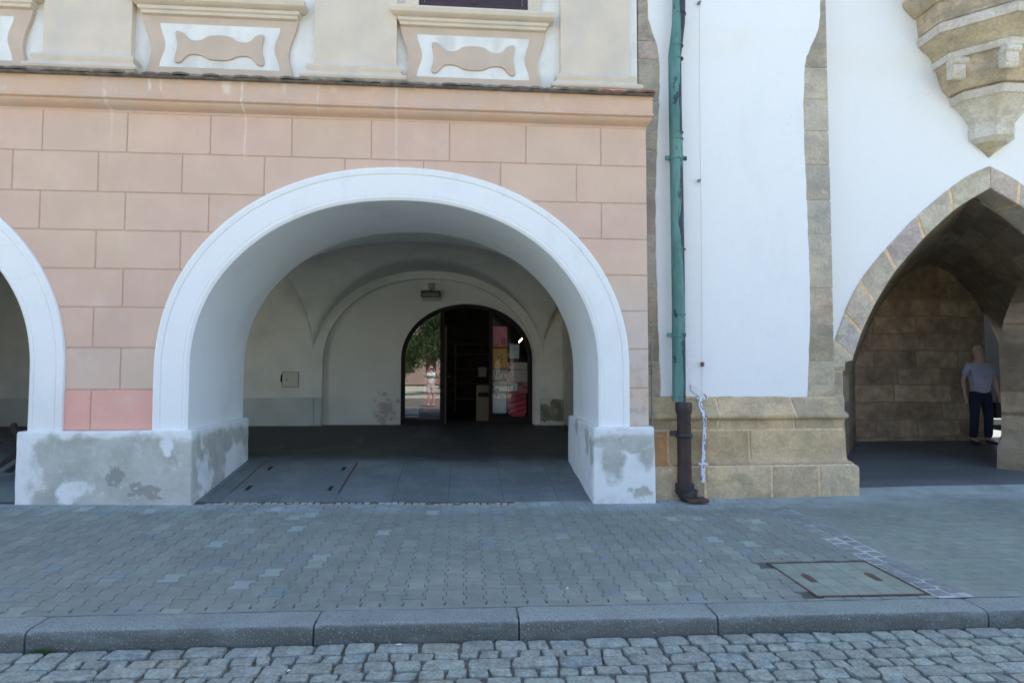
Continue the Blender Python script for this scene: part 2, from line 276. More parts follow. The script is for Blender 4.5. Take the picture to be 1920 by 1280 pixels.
# ------------------------------------------------------------------ mesh builder
class MB:
    def __init__(s): s.v=[]; s.f=[]; s.t=[]; s.uv=None; s.tone=(1,1,1)
    def face(s,pts,tone=None):
        i=len(s.v); s.v+= [tuple(p) for p in pts]; s.f.append(tuple(range(i,i+len(pts)))); s.t.append(tone or s.tone)
    def mesh(s,vs,fs,tone=None):
        i=len(s.v); s.v+=[tuple(p) for p in vs]; s.f+=[tuple(i+q for q in f) for f in fs]; s.t+=[tone or s.tone]*len(fs)
    def box(s,x0,x1,y0,y1,z0,z1,tone=None,b=0):
        if b<=0:
            v=[(x,y,z) for z in (z0,z1) for y in (y0,y1) for x in (x0,x1)]
            s.mesh(v,[(0,2,3,1),(4,5,7,6),(0,1,5,4),(2,6,7,3),(0,4,6,2),(1,3,7,5)],tone); return
        bm=bmesh.new(); bmesh.ops.create_cube(bm,size=1)
        for q in bm.verts: q.co=Vector(((x0+x1)/2+q.co.x*(x1-x0),(y0+y1)/2+q.co.y*(y1-y0),(z0+z1)/2+q.co.z*(z1-z0)))
        bmesh.ops.bevel(bm,geom=bm.edges[:],offset=b,segments=2,profile=.6,affect='EDGES')
        s.bm(bm,tone)
    def bm(s,bm,tone=None,mat=None):
        bm.verts.index_update()
        s.mesh([(mat@v.co if mat else v.co) for v in bm.verts],[[v.index for v in f.verts] for f in bm.faces],tone); bm.free()
    def prism(s,poly,y0,y1,tone=None,back=True):
        """poly in xz (any winding) pushed from y0 to y1"""
        A=sum(poly[i][0]*poly[(i+1)%len(poly)][1]-poly[(i+1)%len(poly)][0]*poly[i][1] for i in range(len(poly)))
        if A<0: poly=poly[::-1]
        n=len(poly); v=[(p[0],y0,p[1]) for p in poly]+[(p[0],y1,p[1]) for p in poly]
        f=[tuple(range(n))]+([tuple(range(2*n-1,n-1,-1))] if back else [])
        f+=[(i+n,(i+1)%n+n,(i+1)%n,i)[::1] for i in range(n)]
        s.mesh(v,f,tone)
    def prismz(s,poly,z0,z1,tone=None):
        A=sum(poly[i][0]*poly[(i+1)%len(poly)][1]-poly[(i+1)%len(poly)][0]*poly[i][1] for i in range(len(poly)))
        if A<0: poly=poly[::-1]
        n=len(poly); za=z0 if callable(z0) else (lambda x,y:z0); zb=z1 if callable(z1) else (lambda x,y:z1)
        v=[(p[0],p[1],za(*p)) for p in poly]+[(p[0],p[1],zb(*p)) for p in poly]
        s.mesh(v,[tuple(range(n-1,-1,-1)),tuple(range(n,2*n))]+[(i,(i+1)%n,(i+1)%n+n,i+n) for i in range(n)],tone)
    def panel(s,poly,y0,d,ins,tone=None):
        """raised panel on an upright wall: rim at y0, face at y0-d inset by ins"""
        A=sum(poly[i][0]*poly[(i+1)%len(poly)][1]-poly[(i+1)%len(poly)][0]*poly[i][1] for i in range(len(poly)))
        if A<0: poly=poly[::-1]
        n=len(poly); P=[Vector(p) for p in poly]; Q=[]
        for i in range(n):
            a=(P[i]-P[i-1]); b=(P[(i+1)%n]-P[i]); a=a.normalized() if a.length>1e-9 else b.normalized(); b=b.normalized() if b.length>1e-9 else a
            na=Vector((-a.y,a.x)); nb=Vector((-b.y,b.x)); m=(na+nb); m=m.normalized() if m.length>1e-6 else na
            Q.append(P[i]+m*ins/max(.5,m.dot(na)))
        v=[(p.x,y0,p.y) for p in P]+[(q.x,y0-d,q.y) for q in Q]
        s.mesh(v,[tuple(range(n,2*n))]+[(i,(i+1)%n,(i+1)%n+n,i+n) for i in range(n)],tone)
    def tube(s,path,r,seg=14,tone=None,caps=True):
        P=[Vector(p) for p in path]; rs=r if isinstance(r,(list,tuple)) else [r]*len(P); rings=[]; up=Vector((0,0,1))
        pv=None
        for i,p in enumerate(P):
            t=((P[min(i+1,len(P)-1)]-P[max(i-1,0)])).normalized()
            a=t.cross(Vector((0,1,0)) if abs(t.y)<.9 else Vector((1,0,0))).normalized() if pv is None else (pv-t*pv.dot(t)).normalized()
            pv=a; b=t.cross(a); rings.append([p+(a*math.cos(2*PI*k/seg)+b*math.sin(2*PI*k/seg))*rs[i] for k in range(seg)])
        v=[q for g in rings for q in g]; f=[]
        for i in range(len(P)-1):
            for k in range(seg): f.append((i*seg+k,i*seg+(k+1)%seg,(i+1)*seg+(k+1)%seg,(i+1)*seg+k))
        if caps: f+= [tuple(range(seg-1,-1,-1)),tuple((len(P)-1)*seg+k for k in range(seg))]
        s.mesh(v,f,tone)
    def rectloft(s,xl,xr,yb,levels,tone=None):
        """levels: (z, yfront, xright[, xleft]) stacked rectangular footprints"""
        v=[]; f=[]
        for L in levels:
            z,yf,xR=L[:3]; xL=L[3] if len(L)>3 else xl
            v+=[(xL,yf,z),(xR,yf,z),(xR,yb,z),(xL,yb,z)]
        for i in range(len(levels)-1):
            for k in range(4): f.append((i*4+k,i*4+(k+1)%4,(i+1)*4+(k+1)%4,(i+1)*4+k))
        n=len(levels); f+=[(3,2,1,0),tuple(4*(n-1)+k for k in range(4))]
        s.mesh(v,f,tone)
    def build(s,name,mat,parent=None,smooth=35,loc=None,uvs=None):
        me=bpy.data.meshes.new(name); o=bpy.data.objects.new(name,me); COL.objects.link(o)
        L=Vector(parent['_o']) if parent is not None else Vector(loc or (0,0,0))
        if smooth:
            bm=bmesh.new(); vs=[bm.verts.new(Vector(p)-L) for p in s.v]; bm.verts.ensure_lookup_table()
            tl=bm.loops.layers.float_color.new('tone')
            for f,t in zip(s.f,s.t):
                try: q=bm.faces.new([vs[i] for i in f])
                except ValueError: continue
                for l in q.loops: l[tl]=(*t[:3],1)
                q.smooth=True
            bmesh.ops.remove_doubles(bm,verts=bm.verts[:],dist=1e-5)
            bm.to_mesh(me); bm.free()
            me.set_sharp_from_angle(angle=R(smooth))
        else:
            me.from_pydata([tuple(Vector(p)-L) for p in s.v],[],s.f)
            a=me.attributes.new('tone','FLOAT_COLOR','FACE')
            for i,t in enumerate(s.t): a.data[i].color=(*t[:3],1)
        if uvs:
            ul=me.uv_layers.new(name='UVMap')
            for p in me.polygons:
                for li in p.loop_indices: ul.data[li].uv=uvs[me.loops[li].vertex_index]
        me.materials.append(M[mat] if isinstance(mat,str) else mat)
        if parent is not None:
            o.parent=parent; 
            o['_o']=tuple(L)
        else: o.location=L; o['_o']=tuple(L)
        return o

def thing(name,label,cat,loc=(0,0,0),group=None):
    o=bpy.data.objects.new(name,None); COL.objects.link(o); o.location=loc; o['_o']=tuple(loc); o['label']=label; o['category']=cat
    o.empty_display_size=.2
    if group: o['group']=group
    return o
def tag(o,label,cat,group=None):
    o['label']=label; o['category']=cat
    if group: o['group']=group
    return o
def stru(o,kind='structure'): o['kind']=kind; return o
def densify(poly,step,jit,sc=14):
    out=[]; n=len(poly)
    for i in range(n):
        a,c=Vector(poly[i]),Vector(poly[(i+1)%n]); k=max(1,int((c-a).length/step))
        for t in range(k):
            p=a.lerp(c,t/k); out.append((p.x+jit*mn.noise((p.x*sc,p.y*sc,1.3)),p.y+jit*mn.noise((p.x*sc,p.y*sc,7.7))))
    return out
def rt(a=.1,c=.03,base=(1,1,1)):
    q=1+random.uniform(-a,a); return tuple(b*q*(1+random.uniform(-c,c)) for b in base)

# ------------------------------------------------------------------ ground levels
def gz(y):       # pavement and pink arcade
    if y<3.62: return 0.0
    if y<6.55: return .112+.043*(y-3.62)/2.93
    if y<8.1: return .155+.215*(y-6.55)/1.55
    return .37+.095*(y-8.1)/4.1
def gg(y):       # gothic passage
    if y<6.55: return gz(y)
    return .155+.108*(y-6.55)/4.05
def tilt(x,y):   # the street falls gently to the right
    k_=-.0115*max(-9,min(x,4.5)); f_=-.0185*max(-9,x) if x<0 else (-.010*x if x<2.2 else -.022+.006*min(x-2.2,3.6))
    w=max(0,min(1,(y-3.8)/2.7)); t=k_*(1-w)+f_*w
    if y>8.1: t*=max(.2,1-(y-8.1)/4.5)
    return t
def drape(o):
    L=Vector(o['_o'])
    for v in o.data.vertices:
        p=v.co+L; v.co.z+=tilt(p.x,p.y)
    o.data.update()

# road: big sheet + cobbles
b=MB(); b.face([(-60,-90,-.13),(60,-90,-.13),(60,3.6,-.13),(-60,3.6,-.13)]); b.face([(-60,3.6,-.13),(60,3.6,-.13),(60,60,-.13),(-60,60,-.13)])
stru(b.build('ground','square',smooth=0))
b=MB()
for i in range(19):
    for j in range(4): x=-9+i; y=[-8,-3,.7,2.2,3.63][j]; y2=[-8,-3,.7,2.2,3.63][j+1]; b.face([(x,y,-.012),(x+1,y,-.012),(x+1,y2,-.012),(x,y2,-.012)])
stru(b.build('road_bed','dirt',smooth=0))
b=MB(); y=3.605; row=0
while y>.75:
    big=row in (0,) or (row%2==0); d=(.118 if big else .088)*random.uniform(.95,1.06)
    if row==0: d=.125
    x=-6.2+random.random()*.1
    while x<7.4:
        wd=random.uniform(.15,.27) if big else random.uniform(.105,.155)
        if random.random()<.12: wd*=.75
        g=.007; y0=y-d+g*.5; y1=y-g*.5; sk=lambda t:.012*mn.noise((t*3.1,row*1.7,.2))
        nx,ny=7,4
        pts=[]; hx=wd/2-g; hy=(y1-y0)/2; cx=x+wd/2; cy=(y0+y1)/2+sk(x)
        ja=[random.uniform(-.009,.009) for _ in range(8)]; tz=random.uniform(-.006,.006); tx=random.uniform(-.02,.02); ty=random.uniform(-.02,.02)
        N=28; rings=[]
        pw=random.uniform(5.5,12)
        for (k,zz) in ((1.0,-.045),(1.0,-.004),(.98,.005),(.95,.0085),(.84,.0105),(.45,.0112)):
            ring=[]
            for i in range(N):
                a=2*PI*(i+.5)/N; c,s_=math.cos(a),math.sin(a)
                r=(abs(c)**pw+abs(s_)**pw)**(-1/pw)
                ex=1+.03*math.sin(2*a+ja[0]*300)+.03*math.sin(3*a+ja[1]*400)
                px_=hx*c*r*k*ex+ja[2]*s_*r; py_=hy*s_*r*k*(1+.03*math.sin(3*a+ja[3]*300))+ja[4]*.6*c*r
                wv=1+.06*mn.noise((cx*9+c*1.9,row*3.1+s_*1.9,4))+.03*mn.noise((cx*9+c*5,row*3.1+s_*5,8)); px_*=wv; py_*=wv
                hz=zz+tz+tx*px_+ty*py_+(.003*mn.noise((px_*22+cx*5,py_*22,row)) if zz>0 else 0)
                ring.append((cx+px_,cy+py_,hz))
            rings.append(ring)
        v=[p for q in rings for p in q]; f=[]
        for i in range(len(rings)-1):
            for j in range(N): f.append((i*N+j,i*N+(j+1)%N,(i+1)*N+(j+1)%N,(i+1)*N+j))
        f.append(tuple((len(rings)-1)*N+j for j in range(N)))
        q=random.random()
        tn=rt(.11,.02) if q<.88 else (rt(.06,.02,(1.05,.95,.88)) if q<.95 else rt(.06,.02,(.90,.94,1.0)))
        b.mesh(v,f,tn); x+=wd+g*.3
    y-=d; row+=1
stru(b.build('road','cobble',smooth=32))

# kerb stones
b=MB(); ks=[-7.2,-5.9,-4.7,-3.62]+[at(p,1160,3.68)[0] for p in (60,592,972,1340,1840)]+[4.7,6.0,7.2,8.4]
for a,c in zip(ks,ks[1:]):
    g=.006; x0,x1=a+g,c-g; n=26; prof=[(3.62,-.04),(3.618,.05),(3.621,.088),(3.630,.103),(3.643,.1095),(3.67,.1125),(3.824,.1135),(3.826,-.04)]
    v=[]; 
    for i in range(n+1):
        x=x0+(x1-x0)*i/n
        e=min(i,n-i); rr=.008 if e==0 else 0
        for j,(yy,zz) in enumerate(prof):
            nn=mn.noise((x*7,yy*30,zz*30))*.004+mn.noise((x*22,yy*50,zz*50))*.002+mn.noise((x*1.3,yy,5))*.006*(j<5)
            v.append((x,yy+nn+(rr if j<5 else 0),zz+nn*.6-(rr*.6 if 2<=j<=6 else 0)))
    m=len(prof); f=[(i*m+j,(i+1)*m+j,(i+1)*m+j+1,i*m+j+1) for i in range(n) for j in range(m-1)]
    f+=[tuple(range(m)),tuple(n*m+j for j in range(m-1,-1,-1))]
    b.mesh(v,[q[::-1] if len(q)==4 else q for q in f],rt(.08,.02))
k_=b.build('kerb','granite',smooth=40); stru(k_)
b=MB(); [b.box(-7.2+i*1.56,-7.2+(i+1)*1.56,3.65,3.82,-.03,.095) for i in range(10)]; stru(b.build('kerb_bedding','gap',smooth=0))

# pavement: double-T concrete pavers
MH=(2.38,3.20,3.88,4.545)        # manhole frame rectangle
ST=(3.225,3.475)                   # sett strip in x
def inrect(x,y):
    return (MH[0]-.02<x<MH[1]+.02 and MH[2]-.02<y<MH[3]+.02) or (ST[0]<x<ST[1]+.0 and y<6.12)
def dropz(x,y): return gz(y)+.003*mn.noise((x*1.3,y*1.3,0))*2
b=MB(); PX=.1345; PY=.15
def ttile(b,cx,y0,y1,flip,tone,e=.0105,g=.0022,xa=None,xb=None,zf=dropz):
    h=PX/2; ys=[y0+g,y0+.25*PY-.010,y0+.25*PY+.012,y1-.25*PY-.012,y1-.25*PY+.010,y1-g]; 
    ws=[h+e-g,h+e-g,h-e-g,h-e-g,h+e-g,h+e-g]
    if abs((y1-y0)-PY)>.01: ys=[y0+g,(y0+y1)/2,y1-g]; ws=[h-g]*3
    R_=[(cx+w_,yy) for w_,yy in zip(ws,ys)]; L_=[(cx-w_,yy) for w_,yy in zip(ws,ys)][::-1]
    if xb: R_=[(min(x,xb),y) for x,y in R_]; L_=[(min(x,xb),y) for x,y in L_]
    if xa: R_=[(max(x,xa),y) for x,y in R_]; L_=[(max(x,xa),y) for x,y in L_]
    poly=R_+L_; n=len(poly); c=Vector((cx,(y0+y1)/2)); dz=random.uniform(-.0012,.0012)
    v=[(x,y,zf(x,y)-.02) for x,y in poly]+[(x,y,zf(x,y)-.0025+dz) for x,y in poly]
    ins=[((x-c.x)*(1-.0035/h)+c.x,(y-c.y)*(1-.0035/h)+c.y) for x,y in poly]
    v+=[(x,y,zf(x,y)+dz) for x,y in ins]
    f=[(i+k*n,(i+1)%n+k*n,(i+1)%n+(k+1)*n,i+(k+1)*n) for k in (0,1) for i in range(n)]+[tuple(range(2*n,3*n))]
    b.mesh(v,f,tone)
def ptone():
    q=random.random()
    if q<.015: return rt(.05,.02,(1.4,1.45,1.5))
    if q<.06: return rt(.05,.02,(1.16,1.2,1.16))
    if q<.10: return rt(.05,.02,(.93,.97,1.10))
    return rt(.075,.02)
ncol=int(14.5/PX)
for i in range(ncol):
    cx=-7.6+i*PX
    if cx>ST[0]-.01: break
    y=3.832-(PY/2 if i%2 else 0)
    YE=6.50 if cx<.60 else (6.597 if cx<2.1 else 6.66)
    while y<YE:
        y0=max(y,3.832); y1=min(y+PY,YE)
        ym=(y0+y1)/2
        if MH[0]-.02<cx<MH[1]+.02 and y0<MH[2]-.02: ttile(b,cx,y0,MH[2]-.004,0,ptone())
        if MH[0]-.021<cx<MH[0]+PX/2+.012 and MH[2]-.02<ym<MH[3]+.02 and y1-y0>.015:
            ttile(b,cx,y0,min(y1,MH[3]+.5),0,ptone(),xb=MH[0]-.003)
        elif MH[1]-PX/2-.012<cx<=MH[1] and ST[0]-MH[1]>.01 and MH[2]-.02<ym<MH[3]+.02 and y1-y0>.015:
            ttile(b,cx,y0,y1,0,ptone(),xa=MH[1]+.003,xb=ST[0])
        elif y1-y0>.015 and not inrect(cx,ym):
            ya,yb=y0,y1
            if MH[0]-.06<cx<MH[1]+.06:
                if yb>MH[2]-.02>ya: yb=MH[2]-.02
                if ya<MH[3]+.02<yb and yb>MH[3]+.03: ya=MH[3]+.02
            ttile(b,cx,ya,yb,0,ptone(),xb=ST[0] if cx+PX>ST[0] else None)
        y+=PY
x=ST[0]
while x<ST[1]:
    for yy in (6.13,6.27,6.41,6.55): b.prismz([(x+.002,yy),(x+.123,yy),(x+.123,yy+.137),(x+.002,yy+.137)],lambda a,c:dropz(a,c)-.02,lambda a,c:dropz(a,c)-.001,rt(.07,.02))
    x+=.125
# the right part of the pavement: small rectangular pavers in straight rows
y=3.832; r=0
while y<6.85:
    yt=min(y+.105,6.86); x=ST[1]+.004-(.1 if r%2 else 0)
    while x<10.5:
        x0=max(x,ST[1]+.004); x1=x+.205
        if x1-x0>.03:
            g=.0018; poly=[(x0+g,y+g),(x1-g,y+g),(x1-g,yt-g),(x0+g,yt-g)]
            b.prismz(poly,lambda a,c:dropz(a,c)-.02,lambda a,c:dropz(a,c)-.0012,rt(.06,.02,(1.03,1.06,1.03)))
        x+=.205
    y+=.105; r+=1
stru(b.build('pavement','paver',smooth=0))
b=MB()
ys=[3.70]+[3.80+.35*i for i in range(8)]+[6.56,6.9]
for a,c in zip(ys,ys[1:]):
    for i in range(26): x=-12+i; b.face([(x,a,gg(a)-.0065),(x+1,a,gg(a)-.0065),(x+1,c,gg(c)-.0065),(x,c,gg(c)-.0065)])
stru(b.build('pavement_bed','gap',smooth=0))
# plaster dust and dirt swept against the wall foot is part of the paver material
# sett strip across the pavement
b=MB(); y=3.85
while y<6.05:
    wd=(ST[1]-ST[0])/2
    for c in (0,1):
        x0=ST[0]+c*wd; L=random.uniform(.11,.14); off=.05*c
        g=.012; h=dropz(x0,y)
        b.box(x0+g,x0+wd-g,y+off+g,y+off+.125-g,h-.03,h+.003+random.uniform(-.002,.003),rt(.12,.04,(.82,.92,.98)),.006)
    y+=.127
stru(b.build('sett_strip','sett',smooth=50))
b=MB()
for i in range(12):
    a=3.83+i*.19; c=a+.19
    b.face([(x_,y_,dropz(x_,y_)-.002) for x_,y_ in ((ST[0]-.005,a),(ST[1]+.005,a),(ST[1]+.005,c),(ST[0]-.005,c))])
stru(b.build('sett_strip_mortar','limeline',smooth=0))
# small setts along the facade line
b=MB(); x=-2.75
while x<.62:
    for yy in (6.505,6.553):
        L=random.uniform(.055,.085)
        if random.random()<.88: b.box(x+.004,x+L*.9,yy+.003,yy+.044,.13,.1555+random.uniform(-.003,.003),rt(.25,.06,(1.6,1.5,1.3)),.005)
    x+=.075
stru(b.build('sett_row','sett',smooth=50))
# arcade floor
b=MB()
for a,c in ((6.56,8.1),(8.1,12.9)):
    for i in range(12): x=-10+i*1.025; b.face([(x,a,gz(a)-.004),(x+1.025,a,gz(a)-.004),(x+1.025,c,gz(c)-.004),(x,c,gz(c)-.004)])
stru(b.build('arcade_floor_bed','gap',smooth=0))
MC=(-2.63,-1.43,6.86,8.0)
b=MB(); b2=MB()
def slabs(bb,x0,x1,y0,y1,sx,sy,g=.003,skip=None,zf=gz):
    y=y0; r=0
    while y<y1-1e-3:
        yt=min(y+sy,y1); x=x0
        while x<x1-1e-3:
            xt=min(x+sx,x1)
            if not(skip and x>=skip[0]-.02 and xt<=skip[1]+.02 and y>=skip[2]-.02 and yt<=skip[3]+.02):
                bb.prismz([(x+g,y+g),(xt-g,y+g),(xt-g,yt-g),(x+g,yt-g)],lambda a,c:zf(c)-.03,lambda a,c:zf(c),rt(.06,.02))
            x=xt
        y=yt; r+=1
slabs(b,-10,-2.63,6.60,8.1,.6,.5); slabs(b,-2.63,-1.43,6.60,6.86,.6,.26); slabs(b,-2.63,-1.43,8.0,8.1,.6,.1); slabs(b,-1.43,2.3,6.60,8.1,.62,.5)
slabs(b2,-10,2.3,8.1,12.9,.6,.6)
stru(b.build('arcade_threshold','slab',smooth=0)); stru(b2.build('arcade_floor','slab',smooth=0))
# gothic passage floor (reaches the back court)
b=MB()
slabs(b,4.0,11.5,6.86,14.0,.9,.55,.0015,zf=gg); b.box(4.0,20,14.0,34,.2,.34)
stru(b.build('passage_floor','gothfloor',smooth=0))

# floor cover inside the arch
t=thing('floor_cover','large square stone floor cover with four lifting slots under the big round arch','floor cover',(-2.03,7.43,gz(7.43)))
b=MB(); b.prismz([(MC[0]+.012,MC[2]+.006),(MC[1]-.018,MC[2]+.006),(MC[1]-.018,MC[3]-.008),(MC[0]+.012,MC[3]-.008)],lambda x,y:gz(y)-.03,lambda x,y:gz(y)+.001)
b.build('cover_slab','slab',t,0)
b=MB()
for x0,x1 in ((MC[0]-.003,MC[0]+.011),(MC[1]-.018,MC[1]+.008)):
    b=MB(); b.prismz([(x0,MC[2]),(x1,MC[2]),(x1,MC[3]),(x0,MC[3])],lambda x,y:gz(y)-.02,lambda x,y:gz(y)+.0022); b.build('steel_rim','rust',t,0)
for x in (MC[0]+.15,MC[1]-.13):
    for y in (7.02,7.75):
        b=MB(); b.prismz([(x-.022,y-.075),(x+.022,y-.075),(x+.022,y+.075),(x-.022,y+.075)],lambda x,y:gz(y)-.01,lambda x,y:gz(y)+.0030); b.build('lifting_slot','hole',t,0)

# manhole cover in the pavement
t=thing('manhole_cover','rectangular paver filled manhole cover in a rusty steel frame set in the pavement','manhole cover',((MH[0]+MH[1])/2,(MH[2]+MH[3])/2,.12))
b=MB(); x0,x1,y0,y1=MH; q=.015
for (a,c,d,e) in ((x0,x1,y0,y0+q),(x0,x1,y1-q,y1),(x0,x0+q,y0+q,y1-q),(x1-q,x1,y0+q,y1-q)): b.prismz([(a,d),(c,d),(c,e),(a,e)],lambda x,y:gz(y)-.02,lambda x,y:gz(y)+.006)
b.build('frame','rust',t,0)
b=MB(); nx=int((x1-x0-2*q)/PX); px_=(x1-x0-2*q)/nx
for i in range(nx):
    r_=4; hy=(y1-y0-2*q)/r_
    for j in range(r_):
        ya=y0+q+j*hy; xa=x0+q+i*px_
        b.prismz([(xa+.002,ya+.002),(xa+px_-.002,ya+.002),(xa+px_-.002,ya+hy-.002),(xa+.002,ya+hy-.002)],lambda x,y:gz(y)-.02,lambda x,y:gz(y)+.001,rt(.06,.02,(1.1,1.12,1.05)))
b.build('paver_filling','paver',t,0)
for (px,py) in ((1517,1079),(1637,1073)):
    Y=4.22; X=at(px,py,Y)[0]; b=MB()
    b.prismz([(X-.03,Y-.075),(X+.02,Y-.08),(X+.03,Y+.05),(X+.0,Y+.085),(X-.03,Y+.06)],lambda x,y:gz(y)-.02,lambda x,y:gz(y)+.004); b.build('handle_slot','rust',t,0)
for c_ in ((MH[0],MH[2],MH[1],MH[3]),): pass

# ------------------------------------------------------------------ arches
def sel(cx,hw,zs,rise,n,x):
    u=min(1,abs((x-cx)/hw)); return zs+rise*(1-u**n)**(1/n)
def arc(cx,hw,zs,rise,n=2.12,N=64):
    """left to right along a round arch"""
    out=[]
    for i in range(N+1):
        a=PI-PI*i/N; c,s_=math.cos(a),math.sin(a)
        out.append((cx+hw*math.copysign(abs(c)**(2/n),c),zs+rise*abs(s_)**(2/n)))
    return out
def wallpoly(x0,x1,z0,z1,curves):
    p=[(x0,z0)]
    for (zb,c) in curves: p+= [(c[0][0],zb)]+c+[(c[-1][0],zb)] if zb<c[0][1]-.001 else c
    return p+[(x1,z0),(x1,z1),(x0,z1)]
CX=-.73; AIN=dict(hw=2.225,zs=1.62,rise=1.89); AOUT=dict(hw=2.58,zs=1.62,rise=2.255)
CXL=-4.566-2.225
E2=2.075                       # right edge of the pink building
PB=thing('pink_building','pink rendered town house with white rimmed arcade arches and cream upper storey','building',(-4,6.55,.15))
def ztop(x,d):                  # arch curve used to trim the ashlars
    z=-9
    for c in (CX,CXL):
        hw=AOUT['hw']-d
        if abs(x-c)<hw: z=max(z,sel(c,hw,AOUT['zs'],AOUT['rise']-d,2.12,x))
    return z
# wall core with the two openings
b=MB()
poly=wallpoly(-12,E2,.0,4.70,[(.0,arc(CXL,AIN['hw']+.02,AIN['zs'],AIN['rise']+.02)),(.0,arc(CX,AIN['hw']+.02,AIN['zs'],AIN['rise']+.02))])
b.prism(poly,6.555,6.95); b.build('wall','joint',PB,40)
# ashlar courses
rows=[4.416,3.964,3.530,3.115,2.700,2.289,1.855,1.412,.985]
b=MB(); G=.0035
for r in range(8):
    z1,z0=rows[r],rows[r+1]; off=-.192 if r%2==0 else -.480
    xs=[off+.8668*k for k in range(-14,4)]; xs=[x for x in xs if -11.9<x<E2-.2]; xs=[-12]+xs+[E2]
    for xa,xb in zip(xs,xs[1:]):
        if xa<-10.4 and xb<-10.4 and False: continue
        a,c=xa+G,xb-(G if xb<E2 else 0); n=max(2,int((c-a)/.02)); run=[]
        def flush(run):
            if len(run)<3: return
            zb=z0+G; top=z1-G
            bot=[(x,max(zb,min(zz,top-.002))) for x,zz in run]
            # drop collinear bottom points
            bb=[bot[0]]+[bot[i] for i in range(1,len(bot)-1) if not(abs(bot[i][1]-bot[i-1][1])<1e-6 and abs(bot[i][1]-bot[i+1][1])<1e-6)]+[bot[-1]]
            poly=[(run[0][0],top)]+bb+[(run[-1][0],top)]
            b.panel(densify(poly,.06,.0035),6.555,.009,.006,rt(.022,.01))
        for i in range(n+1):
            x=a+(c-a)*i/n; zz=ztop(x,.17)
            if zz<z1-G-.004: run.append((x,zz))
            else: flush(run); run=[]
        flush(run)
b.build('ashlar_render','pink',PB,30)
# white archivolts: flat face with a raised outer bead and the vaulted reveal behind
def archband(cx,nm):
    b=MB(); N=72
    secs=[(0.0,8.1,1),(0.0,6.548,1),(.028,6.530,1),(.050,6.530,1),(.056,6.536,1),(.062,6.530,1),(.270,6.524,1),(.278,6.531,1),(.286,6.518,1),(.335,6.512,1),(.352,6.520,1),(.358,6.560,1)]
    v=[]
    pts=[]
    for (d,y,_) in secs:
        c=arc(cx,AIN['hw']+d,AIN['zs'],AIN['rise']+d*1.03,2.12,N)
        zf=.9
        c=[(c[0][0],zf-.0),(c[0][0],1.3)]+c+[(c[-1][0],1.3),(c[-1][0],zf)]
        pts.append([(x+.004*mn.noise((x*1.5,z*1.5,d)),y,z+.004*mn.noise((x*1.5,z*1.5,d+9))) for x,z in c])
    n=len(pts[0]); v=[p for q in pts for p in q]
    f=[(i*n+j,(i+1)*n+j,(i+1)*n+j+1,i*n+j+1)[::-1] for i in range(len(pts)-1) for j in range(n-1)]
    b.mesh(v,f); return b.build('arch_surround','trim',PB,28)
archband(CX,'c'); archband(CXL,'l')
# pier cores between the reveals (so that the piers are solid right through)
b=MB()
for xa,xb in ((CXL+AIN['hw']+.004,CX-AIN['hw']-.004),(CX+AIN['hw']+.004,E2),(-12,CXL-AIN['hw']-.004)): b=MB(); b.box(xa,xb,6.95,8.08,.2,1.62); b.build('pier','arcade',PB,0)
b=MB()
poly=wallpoly(-12,E2,1.62,4.70,[(1.62,arc(CXL,AIN['hw']+.006,AIN['zs'],AIN['rise']+.006)),(1.62,arc(CX,AIN['hw']+.006,AIN['zs'],AIN['rise']+.006))])
b.prism(poly,6.951,8.095)
b.build('arch_core','arcade',PB,40)
# plinths
def plinth(x0,x1,mat,top=.985,lab=None):
    b=MB(); yf=6.475
    n=26; prof=[(.10,0),(.5,.0),(top-.035,.002),(top-.01,.010),(top,.026)]
    bm=bmesh.new(); bmesh.ops.create_cube(bm,size=1)
    for q in bm.verts: q.co=Vector(((x0+x1)/2+q.co.x*(x1-x0),(yf+8.13)/2+q.co.y*(8.13-yf),(.02+top)/2+q.co.z*(top-.02)))
    bmesh.ops.bevel(bm,geom=bm.edges[:],offset=.022,segments=3,profile=.5,affect='EDGES')
    bmesh.ops.triangulate(bm,faces=[f for f in bm.faces if len(f.verts)>4])
    bmesh.ops.subdivide_edges(bm,edges=[e for e in bm.edges if e.calc_length()>.3],cuts=14,use_grid_fill=True)
    for q in bm.verts:
        nn=mn.noise(q.co*2.2)*.010+mn.noise(q.co*7)*.004; q.co+=Vector((nn,nn,nn*.4))
        t_=(q.co.z-.1)/(top-.1); q.co.x+=(-.012 if q.co.x<(x0+x1)/2 else .012)*(1-t_)
    b.bm(bm); return b.build('plinth',mat,PB,50)
plinth(-4.625,-2.885,'plinthL'); plinth(1.425,2.115,'plinthR'); plinth(-10.75,-8.96,'plinthL')
# cornice and ledge fascia
b=MB(); prof=[(4.395,6.553),(4.405,6.540),(4.425,6.537),(4.432,6.520),(4.440,6.495),(4.452,6.47),(4.468,6.448),(4.484,6.436),(4.494,6.434),(4.496,6.412),(4.504,6.400),(4.516,6.397),(4.527,6.402),(4.533,6.414),(4.540,6.420),(4.735,6.414)]
lev=[(z,y,E2+(6.553-y)*.28) for z,y in prof]
v=[]; n=60; f=[]
XS=[-12+i*(E2+12)/n for i in range(n+1)]
for z,y,xr in lev:
    for i,x in enumerate(XS):
        xx=x if i<n else xr; w_=.004*mn.noise((x*1.1,z*4,0)); v.append((xx,y+w_,z+w_))
    v.append((xr,6.9,z))
m=n+2
for i in range(len(lev)-1):
    for j in range(m-1): f.append((i*m+j,i*m+j+1,(i+1)*m+j+1,(i+1)*m+j))
b.mesh(v,f)
b.build('cornice','cornice',PB,40)
